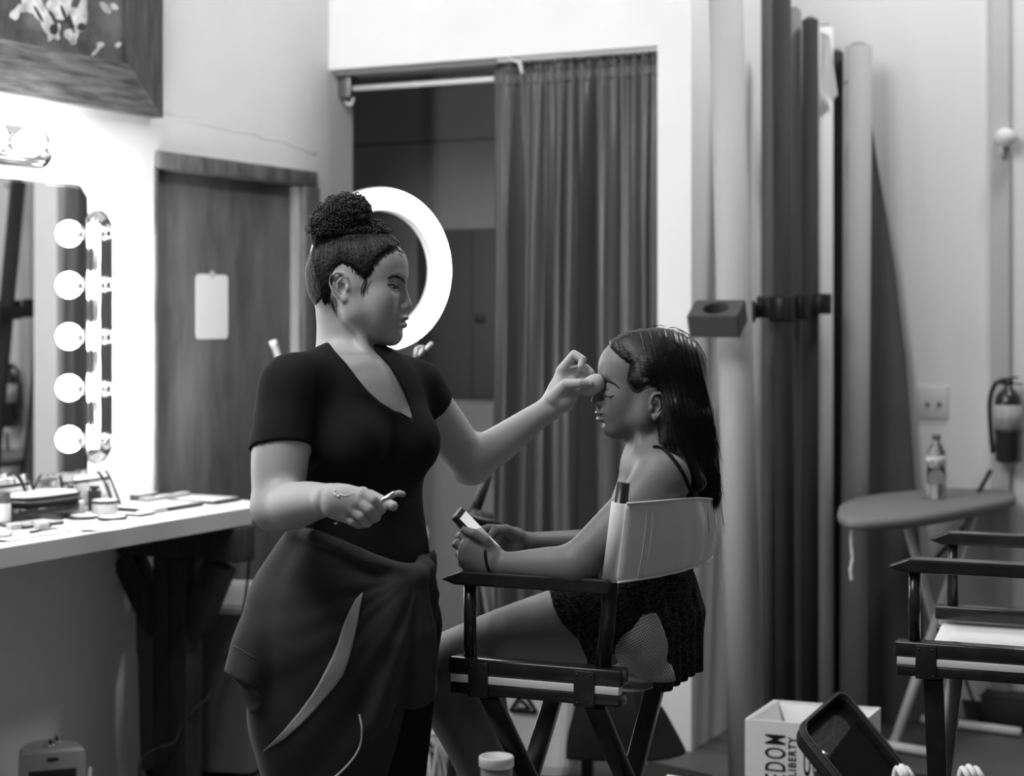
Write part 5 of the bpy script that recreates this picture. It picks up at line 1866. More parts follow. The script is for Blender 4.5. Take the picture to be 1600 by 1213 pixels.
def strands(name, curves, r, m, parent, sides=3):
    """curves: array (n, k, 3) world points -> thin tapering hairs in one mesh"""
    C = np.asarray(curves, dtype=np.float64)
    n, k, _ = C.shape
    T = np.gradient(C, axis=1)
    T /= np.linalg.norm(T, axis=2, keepdims=True) + 1e-9
    ref = np.array([0.31, -0.9, 0.3])
    X = np.cross(T, ref); X /= np.linalg.norm(X, axis=2, keepdims=True) + 1e-9
    Y = np.cross(T, X)
    w = (r * np.minimum(1, 4 * (1 - np.linspace(0, 1, k)) + .15))[None, :, None]
    V = []
    for i in range(sides):
        a = 2 * math.pi * i / sides
        V.append(C + (X * math.cos(a) + Y * math.sin(a)) * w)
    V = np.stack(V, 2)                              # n,k,sides,3
    idx = np.arange(n * k * sides).reshape(n, k, sides)
    a = idx[:, :-1, :]; b = idx[:, 1:, :]
    a2 = np.roll(a, -1, 2); b2 = np.roll(b, -1, 2)
    Q = np.stack([a, a2, b2, b], -1).reshape(-1, 4)
    V = V.reshape(-1, 3)
    off = np.zeros(3); q = parent
    while q is not None: off += np.array(q.location); q = q.parent
    me = bpy.data.meshes.new(name)
    me.vertices.add(len(V)); me.vertices.foreach_set('co', (V - off).astype(np.float32).ravel())
    me.loops.add(len(Q) * 4); me.loops.foreach_set('vertex_index', Q.astype(np.int32).ravel())
    me.polygons.add(len(Q)); me.polygons.foreach_set('loop_start', np.arange(0, len(Q) * 4, 4, dtype=np.int32))
    me.polygons.foreach_set('use_smooth', np.ones(len(Q), dtype=bool))
    me.update(calc_edges=True)
    me.materials.append(m)
    o = bpy.data.objects.new(name, me); COL.objects.link(o); o.parent = parent
    return o


def bb(pts, pad):
    a = np.array([[p[0], p[1], p[2]] for p in pts])
    return tuple(a.min(0) - pad), tuple(a.max(0) + pad)


# ------------------------------------------------------------------ the standing woman
W1 = empty('standing_woman', (-.30, 3.5, 0), 'standing woman with a curly bun and black V-neck shirt dabbing the seated woman\'s face', 'person')
F1 = dirv(-46); L1 = UP.cross(F1)
C1 = Vector((at(562, 600, 3.48).x, 3.48, 0))
def B1(l, f, z): return C1 + L1 * l + F1 * f + UP * z
S1n = at(455, 604, 3.37); E1n = at(434, 790, 3.29); H1n = at(516, 781, 3.11)
S1f = at(648, 606, 3.60); E1f = at(735, 722, 3.73); H1f = at(862, 636, 3.625)
NK1 = at(545, 560, 3.50)


def torso1(F, e=0.0):
    A = (L1, F1, UP)
    F.ell(B1(0, .0, 1.275), [.150 + e, .098 + e, .150 + e], A, .03)
    F.ell(B1(0, -.01, 1.36), [.120 + e, .070 + e, .060 + e], A, .04)
    F.ell(B1(-.070, .062, 1.240), [.064 + e, .060 + e, .062 + e], A, .03)
    F.ell(B1(.066, .062, 1.240), [.064 + e, .060 + e, .062 + e], A, .03)
    F.ell(B1(-.002, .005, 1.12), [.130 + e, .095 + e, .13 + e], A, .04)
    F.ell(B1(-.008, .012, 1.00), [.145 + e, .108 + e, .12 + e], A, .05)
    F.ell(B1(-.03, -.01, .90), [.170 + e, .125 + e, .13 + e], A, .05)
    F.cone(at(548, 575, 3.50), S1n, .050 + e, .047 + e, .03)
    F.cone(at(556, 577, 3.52), S1f, .046 + e, .045 + e, .03)


F = Field()
torso1(F)
F.cone(NK1, at(545, 492, 3.50), .047, .043, .025)
F.cone(at(532, 590, 3.52), at(527, 500, 3.51), .045, .040, .03)
# neck tendon and collar bones
F.cone(at(556, 490, 3.45), at(578, 570, 3.44), .008, .007, .02)
F.cone(at(578, 574, 3.43), at(520, 580, 3.38), .008, .006, .016)
F.cone(at(590, 574, 3.45), at(640, 585, 3.55), .008, .006, .016)
# near (right) arm
M1n = S1n.lerp(E1n, .5) + Vector((-.005, -.004, 0))
F.limb([S1n, M1n, S1n.lerp(E1n, .78) + Vector((-.004, 0, 0)), E1n], [.053, .0545, .0510, .0440], .03)
F.ell(E1n + Vector((-.004, 0, -.006)), [.041, .038, .037], None, .02)
F.limb([E1n, E1n.lerp(H1n, .28) + Vector((0, 0, -.004)), E1n.lerp(H1n, .62), H1n], [.0425, .0435, .0365, .0265], .02)
# far (left) arm
F.limb([S1f, S1f.lerp(E1f, .55), E1f], [.050, .048, .0425], .03)
F.ell(E1f + Vector((.004, 0, -.008)), [.036, .036, .034], None, .02)
F.limb([E1f, E1f.lerp(H1f, .33) + Vector((0, 0, -.004)), E1f.lerp(H1f, .8), H1f], [.0415, .0390, .0275, .0240], .02)
# legs
hipn, hipf = B1(-.085, 0, .86), B1(.085, 0, .86)
kn, kf = Vector((-.355, 3.40, .48)), Vector((-.245, 3.53, .48))
an, af = Vector((-.40, 3.44, .09)), Vector((-.28, 3.60, .09))
for (h, k_, a) in ((hipn, kn, an), (hipf, kf, af)):
    F.limb([h, h.lerp(k_, .5), k_, k_.lerp(a, .35) - F1 * .01, a], [.088, .076, .056, .052, .036], .03)
    F.chain([a - UP * .045 - F1 * .03, a - UP * .055 + F1 * .12], [.032, .026], .02)
HD1 = Head(at(559, 446, 3.50), dirv(-11), 1.0, ear_f=-.010, ear_u=-.004, ear_t=.24)
HD1.skull(F); HD1.face(F, -1)

# near hand: a loose fist round the brush
def finger(F, pts, rs, k=.0025):
    F.chain(pts, rs, k)
hd = 3.075
F.chain([H1n, at(538, 782, 3.09)], [.0262, .0255], .012, flat=(Vector((0, -1, -.5)).normalized(), .8))
F.cone(at(530, 778, 3.088), at(566, 773, hd - .004), .0225, .0125, .014)
F.cone(at(528, 784, 3.090), at(561, 784, hd - .008), .0205, .0125, .014)
F.cone(at(526, 790, 3.092), at(552, 796, hd - .004), .0185, .0115, .013)
F.cone(at(524, 794, 3.094), at(540, 808, hd + .004), .0165, .0105, .012)
finger(F, [at(567, 771, hd - .005), at(583, 782, hd - .016), at(595, 796, hd - .008), at(590, 801, hd + .010)], [.0112, .0102, .0092, .0085])
finger(F, [at(561, 783, hd - .010), at(577, 796, hd - .020), at(587, 808, hd - .010), at(582, 811, hd + .008)], [.0110, .0100, .0090, .0082])
finger(F, [at(551, 796, hd - .006), at(564, 807, hd - .014), at(574, 817, hd - .006), at(568, 818, hd + .010)], [.0104, .0094, .0084, .0078])
finger(F, [at(540, 808, hd + .004), at(551, 815, hd - .004), at(560, 820, hd + .004), at(555, 818, hd + .016)], [.0092, .0082, .0074, .0070])
finger(F, [at(545, 776, 3.105), at(578, 776, 3.112), at(600, 785, 3.100), at(614, 791, 3.090)], [.0150, .0120, .0098, .0085], .006)
# far hand: thumb towards the lens, fingers curled over the sponge
fd = 3.618
F.cone(H1f, at(874, 612, fd), .0235, .0230, .012, flat=(Vector((0, 1, 0)), .85))
F.cone(at(868, 622, fd + .004), at(877, 582, fd + .010), .0195, .0115, .012)
F.cone(at(878, 622, fd - .004), at(893, 596, fd + .010), .0215, .0120, .012)
F.cone(at(884, 628, fd - .006), at(897, 612, fd - .004), .0185, .0125, .012)
finger(F, [at(877, 579, fd + .008), at(897, 554, fd + .006), at(910, 562, fd - .004), at(908, 572, fd - .010)], [.0105, .0090, .0082, .0070])
finger(F, [at(885, 584, fd + .014), at(898, 578, fd + .022), at(915, 575, fd + .014), at(924, 583, fd + .004)], [.0105, .0092, .0082, .0074])
finger(F, [at(890, 592, fd + .014), at(906, 583, fd + .026), at(921, 585, fd + .020), at(928, 594, fd + .010)], [.0105, .0092, .0082, .0074])
finger(F, [at(895, 602, fd + .010), at(912, 594, fd + .024), at(924, 596, fd + .020), at(928, 604, fd + .010)], [.0105, .0092, .0082, .0074])
finger(F, [at(866, 622, fd - .010), at(884, 601, fd - .028), at(906, 599.5, fd - .038), at(921, 599.5, fd - .034)], [.0165, .0118, .0098, .0086], .005)

hb1 = bb([HD1(0, 0, 0)], .0); 
headbox = (tuple(np.array(HD1(.01, 0, 0)) - [.125, .10, .135]), tuple(np.array(HD1(.01, 0, 0)) + [.125, .10, .13]), .0017)
hn = bb([at(505, 750, 3.07), at(625, 830, 3.07)], .012); hn = ((hn[0][0], 3.02, hn[0][2]), (hn[1][0], 3.145, hn[1][2]), .0013)
hf = bb([at(858, 545, 3.6), at(935, 650, 3.6)], .008); hf = ((hf[0][0], 3.55, hf[0][2]), (hf[1][0], 3.70, hf[1][2]), .0013)
body1 = field_mesh('body', F, [((-.62, 3.0, -.02), (.20, 3.80, 1.70), .005), headbox, hn, hf], M['skin'], W1)
BV1 = bvh_of(body1)
HD1.eyes(W1, (1, -.1, -.45))

# lips, brow, lashes
def lips(HD, root, m, side, lip):
    s = HD.s
    for (u0, w, h, f0) in ((-.0642, .0205, .0052, .0931), (-.0782, .0180, .0066, .0908)):
        mb = MB()
        mb.ball(HD(f0 + lip, 0, u0), (1, 1, 1), 18, 12)
        for i, v in enumerate(mb.v):
            d = v - HD(f0 + lip, 0, u0)
            mb.v[i] = HD(f0 + lip, 0, u0) + (HD.f * d.x * .0092 + HD.l * d.y * w * 1.06 + HD.u * d.z * h * 1.08) * s
        mb.build('lip', m, root)
lips(HD1, W1, M['lip'], -1, 0)
line_on(BV1, [(606, 435), (614, 431.5), (623, 433), (630, 438), (633, 442)], .0024, M['hair'], 'eyebrow', W1, .0002, rad=lambda t: .5 + .9 * math.sin(math.pi * min(1, t * 1.1 + .1)))
line_on(BV1, [(605, 445.5), (612, 445), (619, 447), (623, 451)], .0011, M['hair'], 'eyelashes', W1, .0003)

# hair: slicked back, bound in a curly bun
F = Field(); HD1.skull(F, .0036)
cutp = poly_sdf([(660, 372), (622, 386), (607, 395), (594, 402), (586, 412), (579, 428), (572, 438), (567, 434), (562, 428), (549, 419), (534, 414), (520, 422), (517, 446), (516, 466), (511, 474), (503, 470), (480, 520), (700, 600), (720, 380)])
F.cut(cutp, [-1, 3, 1], [1, 4, 1.7], .012)
F.ell(at(536, 343, 3.50), [.045, .046, .040], None, .012)
F.ell(at(514, 356, 3.50), [.029, .040, .030], None, .02)
F.ell(at(547, 330, 3.50), [.033, .040, .028], None, .015)
F.ell(at(583, 358, 3.50), [.016, .026, .012], None, .012)
F.ell(at(502, 366, 3.50), [.018, .032, .024], None, .02)
F.warp(lambda X, Y, Z: np.where(Z > 1.625, .0022 * np_noise(X, Y, Z, 5, 260) + .003 * np_noise(X, Y, Z, 6, 110), 0))
hbx = (tuple(np.array(HD1(-.005, 0, .05)) - [.13, .10, .16]), tuple(np.array(HD1(-.005, 0, .05)) + [.13, .10, .15]), .002)
hair1 = field_mesh('hair', F, [hbx], M['hair'], W1)
BVH1 = bvh_of(hair1)
hv = np.array([v.co[:] for v in hair1.data.vertices]) + np.array(W1.location)
hn_ = np.array([v.normal[:] for v in hair1.data.vertices])
zt1 = at(0, 366, 3.5).z
sel = np.where(hv[:, 2] > zt1)[0]
pick = RNG.choice(sel, 2300)
K = 22
cur_ = []
for i in pick:
    p, n_ = hv[i], hn_[i]
    t = RNG.normal(size=3); t -= n_ * (t @ n_); t /= np.linalg.norm(t) + 1e-9
    b = np.cross(n_, t)
    rad = RNG.uniform(.0022, .0050); turns = RNG.uniform(.8, 2.2); ln = RNG.uniform(.004, .014); out = RNG.uniform(-.001, .0045) + (RNG.uniform(0, .006) if RNG.uniform() < .2 else 0)
    a = np.linspace(0, turns * 2 * math.pi, K)
    c = p[None, :] + t[None, :] * (ln * np.linspace(-.5, .5, K))[:, None] + (n_[None, :] * np.sin(a)[:, None] + b[None, :] * np.cos(a)[:, None]) * rad + n_[None, :] * out
    cur_.append(c)
strands('bun_curls', cur_, .0007, M['hair_strand'], W1, 4)
# fine combed hairs running from the hairline to the bun
cur_ = []
starts = [(622, 387), (608, 396), (594, 403), (585, 416), (576, 430), (562, 429), (548, 420), (533, 415), (518, 428), (515, 450), (512, 468), (505, 450), (496, 425), (490, 400)]
ends = [(585, 362), (580, 364), (575, 366), (570, 368), (560, 370), (552, 371), (545, 372), (536, 372), (526, 372), (519, 371), (512, 370), (507, 370), (502, 369), (497, 368)]
BVx = bvh_of(body1, hair1)
for i in range(1100):
    a = RNG.uniform(0, len(starts) - 1.001); j = int(a); t = a - j
    s0_ = np.array(starts[j]) * (1 - t) + np.array(starts[j + 1]) * t + RNG.normal(size=2) * 1.0
    s0_ = s0_ + (s0_ - np.array([545., 380.])) * (RNG.uniform(-.12, -.03) if 4.6 < a < 9.2 else RNG.uniform(-.02, .09))
    e0_ = np.array(ends[j]) * (1 - t) + np.array(ends[j + 1]) * t + RNG.normal(size=2) * 2
    mid = (s0_ + e0_) / 2 + (np.array([540, 400]) - (s0_ + e0_) / 2) * -.10
    pts = []
    for q in np.linspace(RNG.uniform(0, .12), 1, 12):
        xy = (1 - q) ** 2 * s0_ + 2 * q * (1 - q) * mid + q * q * e0_
        p = onto(BVx, xy[0], xy[1], .0003)
        if p is not None: pts.append(p[:])
    if len(pts) == 12: cur_.append(pts)
strands('combed_hairs', cur_[::2], .0006, M['hair'], W1)
strands('combed_highlights', cur_[1::3], .0005, M['hair_strand'], W1)
# loose baby hairs at temple, nape and forehead
cur_ = []
BVx = bvh_of(body1, hair1)
for (x, y, n, dx, dy) in ((573, 440, 9, -4, 24), (516, 468, 12, 8, 18), (622, 388, 12, 8, 8), (604, 366, 14, 8, -4)):
    for i in range(n):
        x0, y0 = x + RNG.normal() * 3, y + RNG.normal() * 4
        pts = []
        w = RNG.uniform(-5, 5)
        for q in np.linspace(0, 1, 12):
            xx, yy = x0 + dx * q + w * math.sin(3 * q), y0 + dy * q * RNG.uniform(.95, 1.05)
            p = onto(BVx, xx, yy, .0006)
            if p is None or (pts and (Vector(p) - Vector(pts[-1])).length > .02):
                p = (Vector(pts[-1]) + Vector((.0010 * math.cos(9 * q), 0, .0010 * math.sin(9 * q)))) if pts else None
            if p is None: break
            pts.append(Vector(p)[:])
        if len(pts) == 12: cur_.append(pts)
    if cur_: strands('loose_hairs', cur_, .00045, M['hair_strand'], W1)
    cur_ = []


def hairline_down(name, line, centre, target, n, reach, length, bv, m, parent, r=.0005):
    """fine hairs that begin on the skin before the hairline and run back into the hair"""
    out = []
    for i in range(n):
        a = RNG.uniform(0, len(line) - 1.001); j = int(a); t = a - j
        p_ = np.array(line[j], float) * (1 - t) + np.array(line[j + 1], float) * t
        o_ = p_ - np.array(centre, float); o_ /= np.linalg.norm(o_)
        s_ = p_ + o_ * reach * RNG.uniform(-.3, 1) ** 1 + RNG.normal(size=2)
        d_ = np.array(target, float) - s_; d_ /= np.linalg.norm(d_)
        d_ = d_ + RNG.normal(size=2) * .12
        pts = []
        for q in np.linspace(0, 1, 12):
            xy = s_ + d_ * length * q
            p = onto(bv, xy[0], xy[1], .0004)
            if p is None or (pts and (Vector(p) - Vector(pts[-1])).length > .015): break
            pts.append(tuple(p))
        if len(pts) == 12: out.append(pts)
    return strands(name, out, r, m, parent)


hairline_down('hairline_hairs', [(622, 387), (607, 396), (593, 403), (585, 414), (577, 428), (571, 436), (562, 429), (549, 420)], (545, 375), (545, 360), 230, 5, 20, BVx, M['hair'], W1, .0004)
hairline_down('nape_hairs', [(515, 446), (513, 470), (505, 472)], (500, 400), (500, 400), 90, 5, 18, BVx, M['hair'], W1)

# T-shirt
def sdcap(X, Y, Z, a, b, r):
    a, b = vec(a), vec(b); ba = b - a
    x, y, z = X - a[0], Y - a[1], Z - a[2]
    h = np.clip((x * ba[0] + y * ba[1] + z * ba[2]) / float(ba @ ba), 0, 1)
    return np.sqrt((x - ba[0] * h) ** 2 + (y - ba[1] * h) ** 2 + (z - ba[2] * h) ** 2) - r
F = Field()
hem1 = S1n.lerp(E1n, .53); hem2 = S1f.lerp(E1f, .24)
def hemcut(a, b, c, tilt, r):
    n = vec((b - a).normalized() + Vector(tilt)); n = n / np.linalg.norm(n); c = vec(c)
    def fn(X, Y, Z):
        pl = -((X - c[0]) * n[0] + (Y - c[1]) * n[1] + (Z - c[2]) * n[2])
        return np.maximum(pl, sdcap(X, Y, Z, a, b, r))
    return fn
F.limb([S1n, M1n, S1n.lerp(E1n, .78) + Vector((-.004, 0, 0))], [.0580, .0600, .0600], .03)
F.chain([S1f, S1f.lerp(E1f, .55)], [.0550, .0545], .03)
F.cut(hemcut(S1n, E1n, hem1, (.14, 0, 0), .085), [-.7, 3, 1], [0, 3.6, 1.5], .002)
F.cut(hemcut(S1f, E1f, hem2, (0, 0, 0), .085), [-.3, 3.4, 1], [.1, 3.9, 1.5], .002)
torso1(F, .0060)
F.cut(poly_sdf([(440, 862), (505, 868), (560, 890), (610, 912), (690, 925), (690, 1200), (380, 1200), (380, 862)]), [-2, 2, .6], [2, 5, 1.1], .002)
VN = [(500, 500), (505, 527), (519, 543), (540, 566), (558, 590), (575, 610), (594, 627), (615, 640), (636, 650), (644, 655), (640, 636), (631, 612), (618, 588), (604, 568), (592, 556), (584, 548), (592, 500)]
vp = poly_sdf(VN)
F.cut(lambda X, Y, Z: np.maximum(vp(X, Y, Z), (Y - 3.50) + 0 * X + 0 * Z), [-.5, 3.2, 1.2], [0, 3.52, 1.6], .002)
F.cut(lambda X, Y, Z: sdcap(X, Y, Z, at(535, 556, 3.515), at(530, 460, 3.515), .0545), [-.5, 3.3, 1.3], [-.2, 3.7, 1.7], .003)
F.cut(lambda X, Y, Z: (Z - .93) + 0 * X + 0 * Y, [-2, 2, -.1], [2, 5, .95], .002)
F.warp(lambda X, Y, Z: .0022 * np_noise(X * 1, Y * 1, Z * .6, 21, 34) + .0016 * np_noise(X, Y, Z, 22, 75))
tee = field_mesh('t_shirt', F, [((-.56, 3.22, .92), (-.04, 3.80, 1.46), .0036)], M['tee'], W1)
BVT = bvh_of(tee)
line_on(BVT, [(507, 528), (523, 546), (543, 568), (562, 592), (580, 613), (599, 630), (620, 643), (640, 654)], .0014, M['tee'], 'neckline_seam', tee, .0005)
line_on(BVT, [(402, 688), (425, 694), (450, 700), (484, 707)], .0013, M['tee'], 'sleeve_seam', tee, .0004)

# jacket tied round the waist
F = Field()
A1 = (L1, F1, UP)
F.cone(at(560, 850, 3.465), at(520, 1000, 3.46), .105, .175, .03, flat=(F1, .84))
F.cone(at(520, 1000, 3.46), at(512, 1110, 3.45), .175, .152, .04, flat=(F1, .84))
F.cone(at(512, 1110, 3.45), at(508, 1300, 3.44), .152, .110, .04, flat=(F1, .85))
F.ell(B1(-.03, -.01, .90), [.188, .142, .15], A1, .05)
F.ell(B1(-.006, .014, 1.00), [.160, .126, .11], A1, .04)
F.cone(at(600, 930, 3.38), at(598, 1060, 3.41), .058, .050, .04)                       # front of the hips
F.chain([at(648, 905, 3.36), at(652, 985, 3.37), at(643, 1075, 3.39)], [.022, .036, .044], .03)   # knotted sleeve hanging down
F.chain([at(618, 915, 3.34), at(606, 1000, 3.33), at(590, 1120, 3.34)], [.020, .034, .032], .03)
jp = poly_sdf([(420, 700), (468, 822), (500, 838), (556, 862), (605, 884), (640, 897), (652, 880), (690, 850), (690, 700)])
F.cut(jp, [-1, 3, .9], [0, 3.9, 1.2], .004)
F.chain([at(464, 832, 3.40), at(490, 838, 3.345), at(530, 852, 3.325), at(580, 874, 3.325), at(618, 890, 3.34), at(645, 900, 3.36)], [.013, .014, .013, .014, .016, .022], .010)
F.chain([at(648, 902, 3.355), at(664, 888, 3.40), at(655, 876, 3.46)], [.022, .015, .013], .010)
F.chain([at(664, 890, 3.40), at(672, 930, 3.42), at(668, 1000, 3.42)], [.015, .016, .016], .015)
F.cone(at(468, 838, 3.41), at(420, 930, 3.40), .022, .030, .03)
# sleeve with open cuff at the back left
ca, cb = at(430, 890, 3.37), at(374, 1085, 3.305)
F.limb([at(456, 858, 3.43), at(428, 925, 3.385), at(399, 1000, 3.34), cb], [.028, .043, .041, .037], .018)
F.cut(hemcut(ca, cb, at(376, 1064, 3.30), (-.35, 0, .0), .05), [-.7, 3.2, .6], [-.35, 3.5, .95], .002)
F.cut(lambda X, Y, Z: sdcap(X, Y, Z, cb, ca.lerp(cb, .82), .030), [-.7, 3.2, .6], [-.35, 3.5, .95], .002)
F.chain([at(418, 1060, 3.36), at(432, 1135, 3.36), at(455, 1205, 3.38)], [.040, .036, .03], .03)
def folds(X, Y, Z):
    u = 800 + FPX * X / Y
    w = HOR - FPX * (Z - CAMZ) / Y
    th = np.arctan2(w - 890 + 0 * X, 655 - u + 0 * Z)
    r = np.sqrt((w - 890) ** 2 + (655 - u) ** 2)
    fade = np.clip((r - 25) / 120, 0, 1) * np.clip((w - 850) / 60, 0, 1)
    side = np.clip((u - 470) / 90, 0, 1)
    return fade * (.0050 * np.sin(th * 11 + .012 * r + 2 * np.sin(th * 5)) * (.18 + .82 * side) + .0020 * np.sin(th * 29 + .02 * r + 1) * (.3 + .7 * side)) + .0040 * np_noise(X, Y, Z * .5, 31, 22) + .0012 * np_noise(X, Y, Z, 33, 80)
F.warp(folds)
F.cut(lambda X, Y, Z: (Z - .43) + 0 * X + 0 * Y, [-2, 2, -.1], [2, 5, .45], .002)
jacket = field_mesh('tied_jacket', F, [((-.64, 3.15, .42), (-.08, 3.68, 1.10), .0045)], M['jacket'], W1)
BVJ = bvh_of(jacket)
Lp = [(566, 925), (555, 938), (544, 956), (535, 980), (527, 1005), (519, 1026), (509, 1046), (498, 1067), (486, 1087), (468, 1112), (448, 1136), (430, 1156), (413, 1172)]
Rp = [(567, 925), (566, 934), (563, 946), (558, 972), (553, 997), (545, 1027), (536, 1052), (524, 1070), (509, 1088), (491, 1110), (471, 1131), (446, 1153), (414, 1173)]
strip_on(BVJ, [(a[0], a[1], b[0], b[1]) for a, b in zip(Lp, Rp)], M['stripe'], 'pale_side_stripe', jacket, .0030, .001, 7)
line_on(BVJ, [(562, 1117), (566, 1139), (562, 1165), (550, 1187), (527, 1211), (505, 1225)], .0022, M['paper'], 'white_piping', jacket, .001)
line_on(BVJ, [(366, 1010), (380, 1018), (399, 1030)], .0012, M['roll_grey'], 'cuff_seam', jacket, .0006)
# leggings over both legs, shoes
F = Field()
for (h, k_, a) in ((hipn, kn, an), (hipf, kf, af)):
    F.limb([h, h.lerp(k_, .5), k_, k_.lerp(a, .35) - F1 * .01, a], [.093, .081, .061, .056, .040], .03)
F.ell(B1(0, -.01, .90), [.168, .125, .12], A1, .05)
F.cut(lambda X, Y, Z: (Z - .10) + 0 * X + 0 * Y, [-2, 2, -.1], [2, 5, .12], .002)
field_mesh('leggings', F, [((-.58, 3.2, .08), (-.08, 3.8, 1.02), .008)], M['leggings'], W1)
for a in (an, af):
    F = Field()
    F.cone(a - UP * .042 - F1 * .03, a - UP * .052 + F1 * .125, .038, .033, .02); F.cone(a, a - UP * .04, .042, .038, .02)
    F.cut(lambda X, Y, Z: (Z - .018) + 0 * X + 0 * Y, [-2, 2, -.1], [2, 5, .05], .001)
    lo_, hi_ = bb([a - F1 * .08 - UP * .09, a + F1 * .18 + UP * .04], .05)
    sh_ = field_mesh('shoe', F, [(lo_, hi_, .006)], M['shoe'], W1)
    mb = MB(); mb.bar(a - F1 * .07 + UP * (.010 - a.z), a + F1 * .155 + UP * (.010 - a.z), .075, .018, UP, .006); mb.build('sole', M['sole'], sh_)
# nails, cream smear, brush, sponge
BVB = BV1
mb = MB()
for c_, d_, u_ in ((at(925, 599, fd - .0425), Vector((1, 0, 0)), UP),):
    mb.ball(onto(BVB, 923.5, 598.6, -.0006) or c_, (.0058, .0016, .0048), 14, 8)
mb.build('thumbnail', M['nail'], W1)
sm = [line_on(BVB, [(524, 765), (522, 770), (526, 775), (531, 776)], .0022, M['cream'], 'cream_smear', W1, .0002, rad=lambda t: .6 + .5 * math.sin(9 * t) ** 2)]
line_on(BVB, [(531, 773), (538, 775), (545, 774), (553, 771)], .0016, M['cream'], 'cream_smear', W1, .0002, rad=lambda t: 1.1 - .7 * t)

br0, br1 = at(526, 817.5, hd + .014), at(600, 783.5, hd - .002)
bdir = (br1 - br0).normalized()
brush = empty('makeup_brush', br0, 'silver ferruled makeup brush held in the standing woman\'s lower hand', 'brush')
mb = MB(); mb.tube([br0, br0.lerp(br1, .5), br1 - bdir * .008], [.0018, .0036, .0040], 10); mb.build('handle', M['black'], brush)
e1_ = at(596, 783, hd - .005); e2_ = at(618, 771.5, hd - .008); e3_ = at(631, 773, hd - .010)
mb = MB(); mb.tube([at(592, 786, hd - .003), e1_, e2_], [.0042, .0050, .0064], 12, flat=(Vector((.4, 0, 1)).normalized(), .8)); mb.build('ferrule', M['chrome'], brush)
mb = MB(); mb.tube([e2_, e2_.lerp(e3_, .5) + UP * .001, e3_, e3_ + Vector((.0025, 0, -.001))], [.0064, .0078, .0066, .003], 12, flat=(Vector((.2, 0, 1)).normalized(), .75)); mb.build('bristles', M['brush_tip'], brush)
mb = MB(); mb.tube([br0 - bdir * .004, br0 + bdir * .002], .0019, 8); mb.build('handle_tip', M['paper'], brush)

F = Field()
sc1_ = at(929, 600, fd - .018)
SA = (Vector((.86, 0, .50)), Vector((0, 1, 0)), Vector((-.50, 0, .86)))
F.ell(sc1_, [.0235, .017, .0195], SA, .004)
F.ell(at(919, 606, fd - .016), [.0185, .016, .0165], SA, .012)
sponge = field_mesh('makeup_sponge', F, [(tuple(np.array(sc1_) - .045), tuple(np.array(sc1_) + .045), .0018)], M['sponge'])
tag(sponge, 'pale egg-shaped makeup sponge pinched between thumb and fingers at the seated woman\'s brow', 'sponge')
# ------------------------------------------------------------------ the seated woman
W2 = empty('seated_woman', (.25, 3.62, 0), 'seated woman with long dark hair and closed eyes holding a phone in the tall chair', 'person')
def C2(x, y, z): return CH1 + CF * x + CW * y + UP * z
S2n = at(1032, 752, 3.475); E2n = at(898, 884, 3.405); H2n = at(779, 884, 3.475)
S2f = at(1010, 745, 3.76); E2f = at(950, 855, 3.83); H2f = at(818, 850, 3.64)
F = Field()
# trunk
tc = at(1048, 800, 3.61)
F.cone(at(1034, 740, 3.61), at(1022, 900, 3.61), .086, .064, .03, flat=(Vector((0, 1, 0)), 1.35))
F.cone(at(1022, 900, 3.61), C2(-.06, 0, .90), .064, .090, .04, flat=(CW, 1.4))
F.ell(C2(-.07, 0, .885), [.115, .165, .085], (CF, CW, UP), .04)
F.ell(at(1000, 800, 3.60), [.06, .085, .06], None, .04)
F.cone(at(1020, 722, 3.60), S2n, .045, .046, .03)
F.cone(at(1020, 722, 3.62), S2f, .045, .044, .03)
F.cone(at(1024, 735, 3.61), at(1013, 650, 3.61), .046, .040, .025)
F.cone(at(1035, 720, 3.62), at(1030, 640, 3.62), .045, .040, .03)
F.cone(at(1000, 672, 3.57), at(1001, 728, 3.55), .008, .007, .015)
F.cone(at(1000, 728, 3.56), at(1030, 722, 3.50), .008, .006, .015)
# arms
M2n = S2n.lerp(E2n, .5)
F.ell(S2n + Vector((.006, 0, .004)), [.046, .044, .044], None, .02)
F.limb([S2n, M2n, E2n + Vector((.004, 0, .006))], [.048, .0425, .0360], .03)
F.ell(E2n + Vector((.012, 0, -.004)), [.032, .030, .030], None, .02)
F.limb([E2n, E2n.lerp(H2n, .30), E2n.lerp(H2n, .75), H2n], [.0360, .0365, .0280, .0250], .02)
F.limb([S2f, S2f.lerp(E2f, .5), E2f], [.046, .041, .036], .03)
F.limb([E2f, E2f.lerp(H2f, .3), E2f.lerp(H2f, .8), H2f], [.036, .0350, .0260, .0230], .02)
# legs
hN, hF_ = C2(-.06, -.095, .875), C2(-.06, .095, .875)
kN, kF_ = at(668, 1046, 3.68), at(705, 1040, 3.87)
aN, aF = at(838, 1392, 3.64), at(850, 1385, 3.80)
for (h, k_, a) in ((hN, kN, aN), (hF_, kF_, aF)):
    F.limb([h, h.lerp(k_, .5) + UP * .004, k_], [.090, .076, .058], .03)
    F.limb([k_, k_.lerp(a, .32) + Vector((.018, 0, 0)), k_.lerp(a, .7), a], [.056, .057, .042, .031], .03)
    F.chain([a + CF * -.03 - UP * .035, a + CF * .12 - UP * .050], [.028, .022], .02)
HD2 = Head(at(1006, 599.5, 3.62), dirv(184), .92, ear_f=-.016, ear_u=-.046, ear_t=.12, jaw=.018, nose=.0075, lip=.0065, chin=.000, brow=.0, shut=True, ear_o=.004)
HD2.skull(F); HD2.face(F, 1)
F.cone(HD2(.050, .0, -.096), at(1010, 664, 3.61), .016, .034, .025)
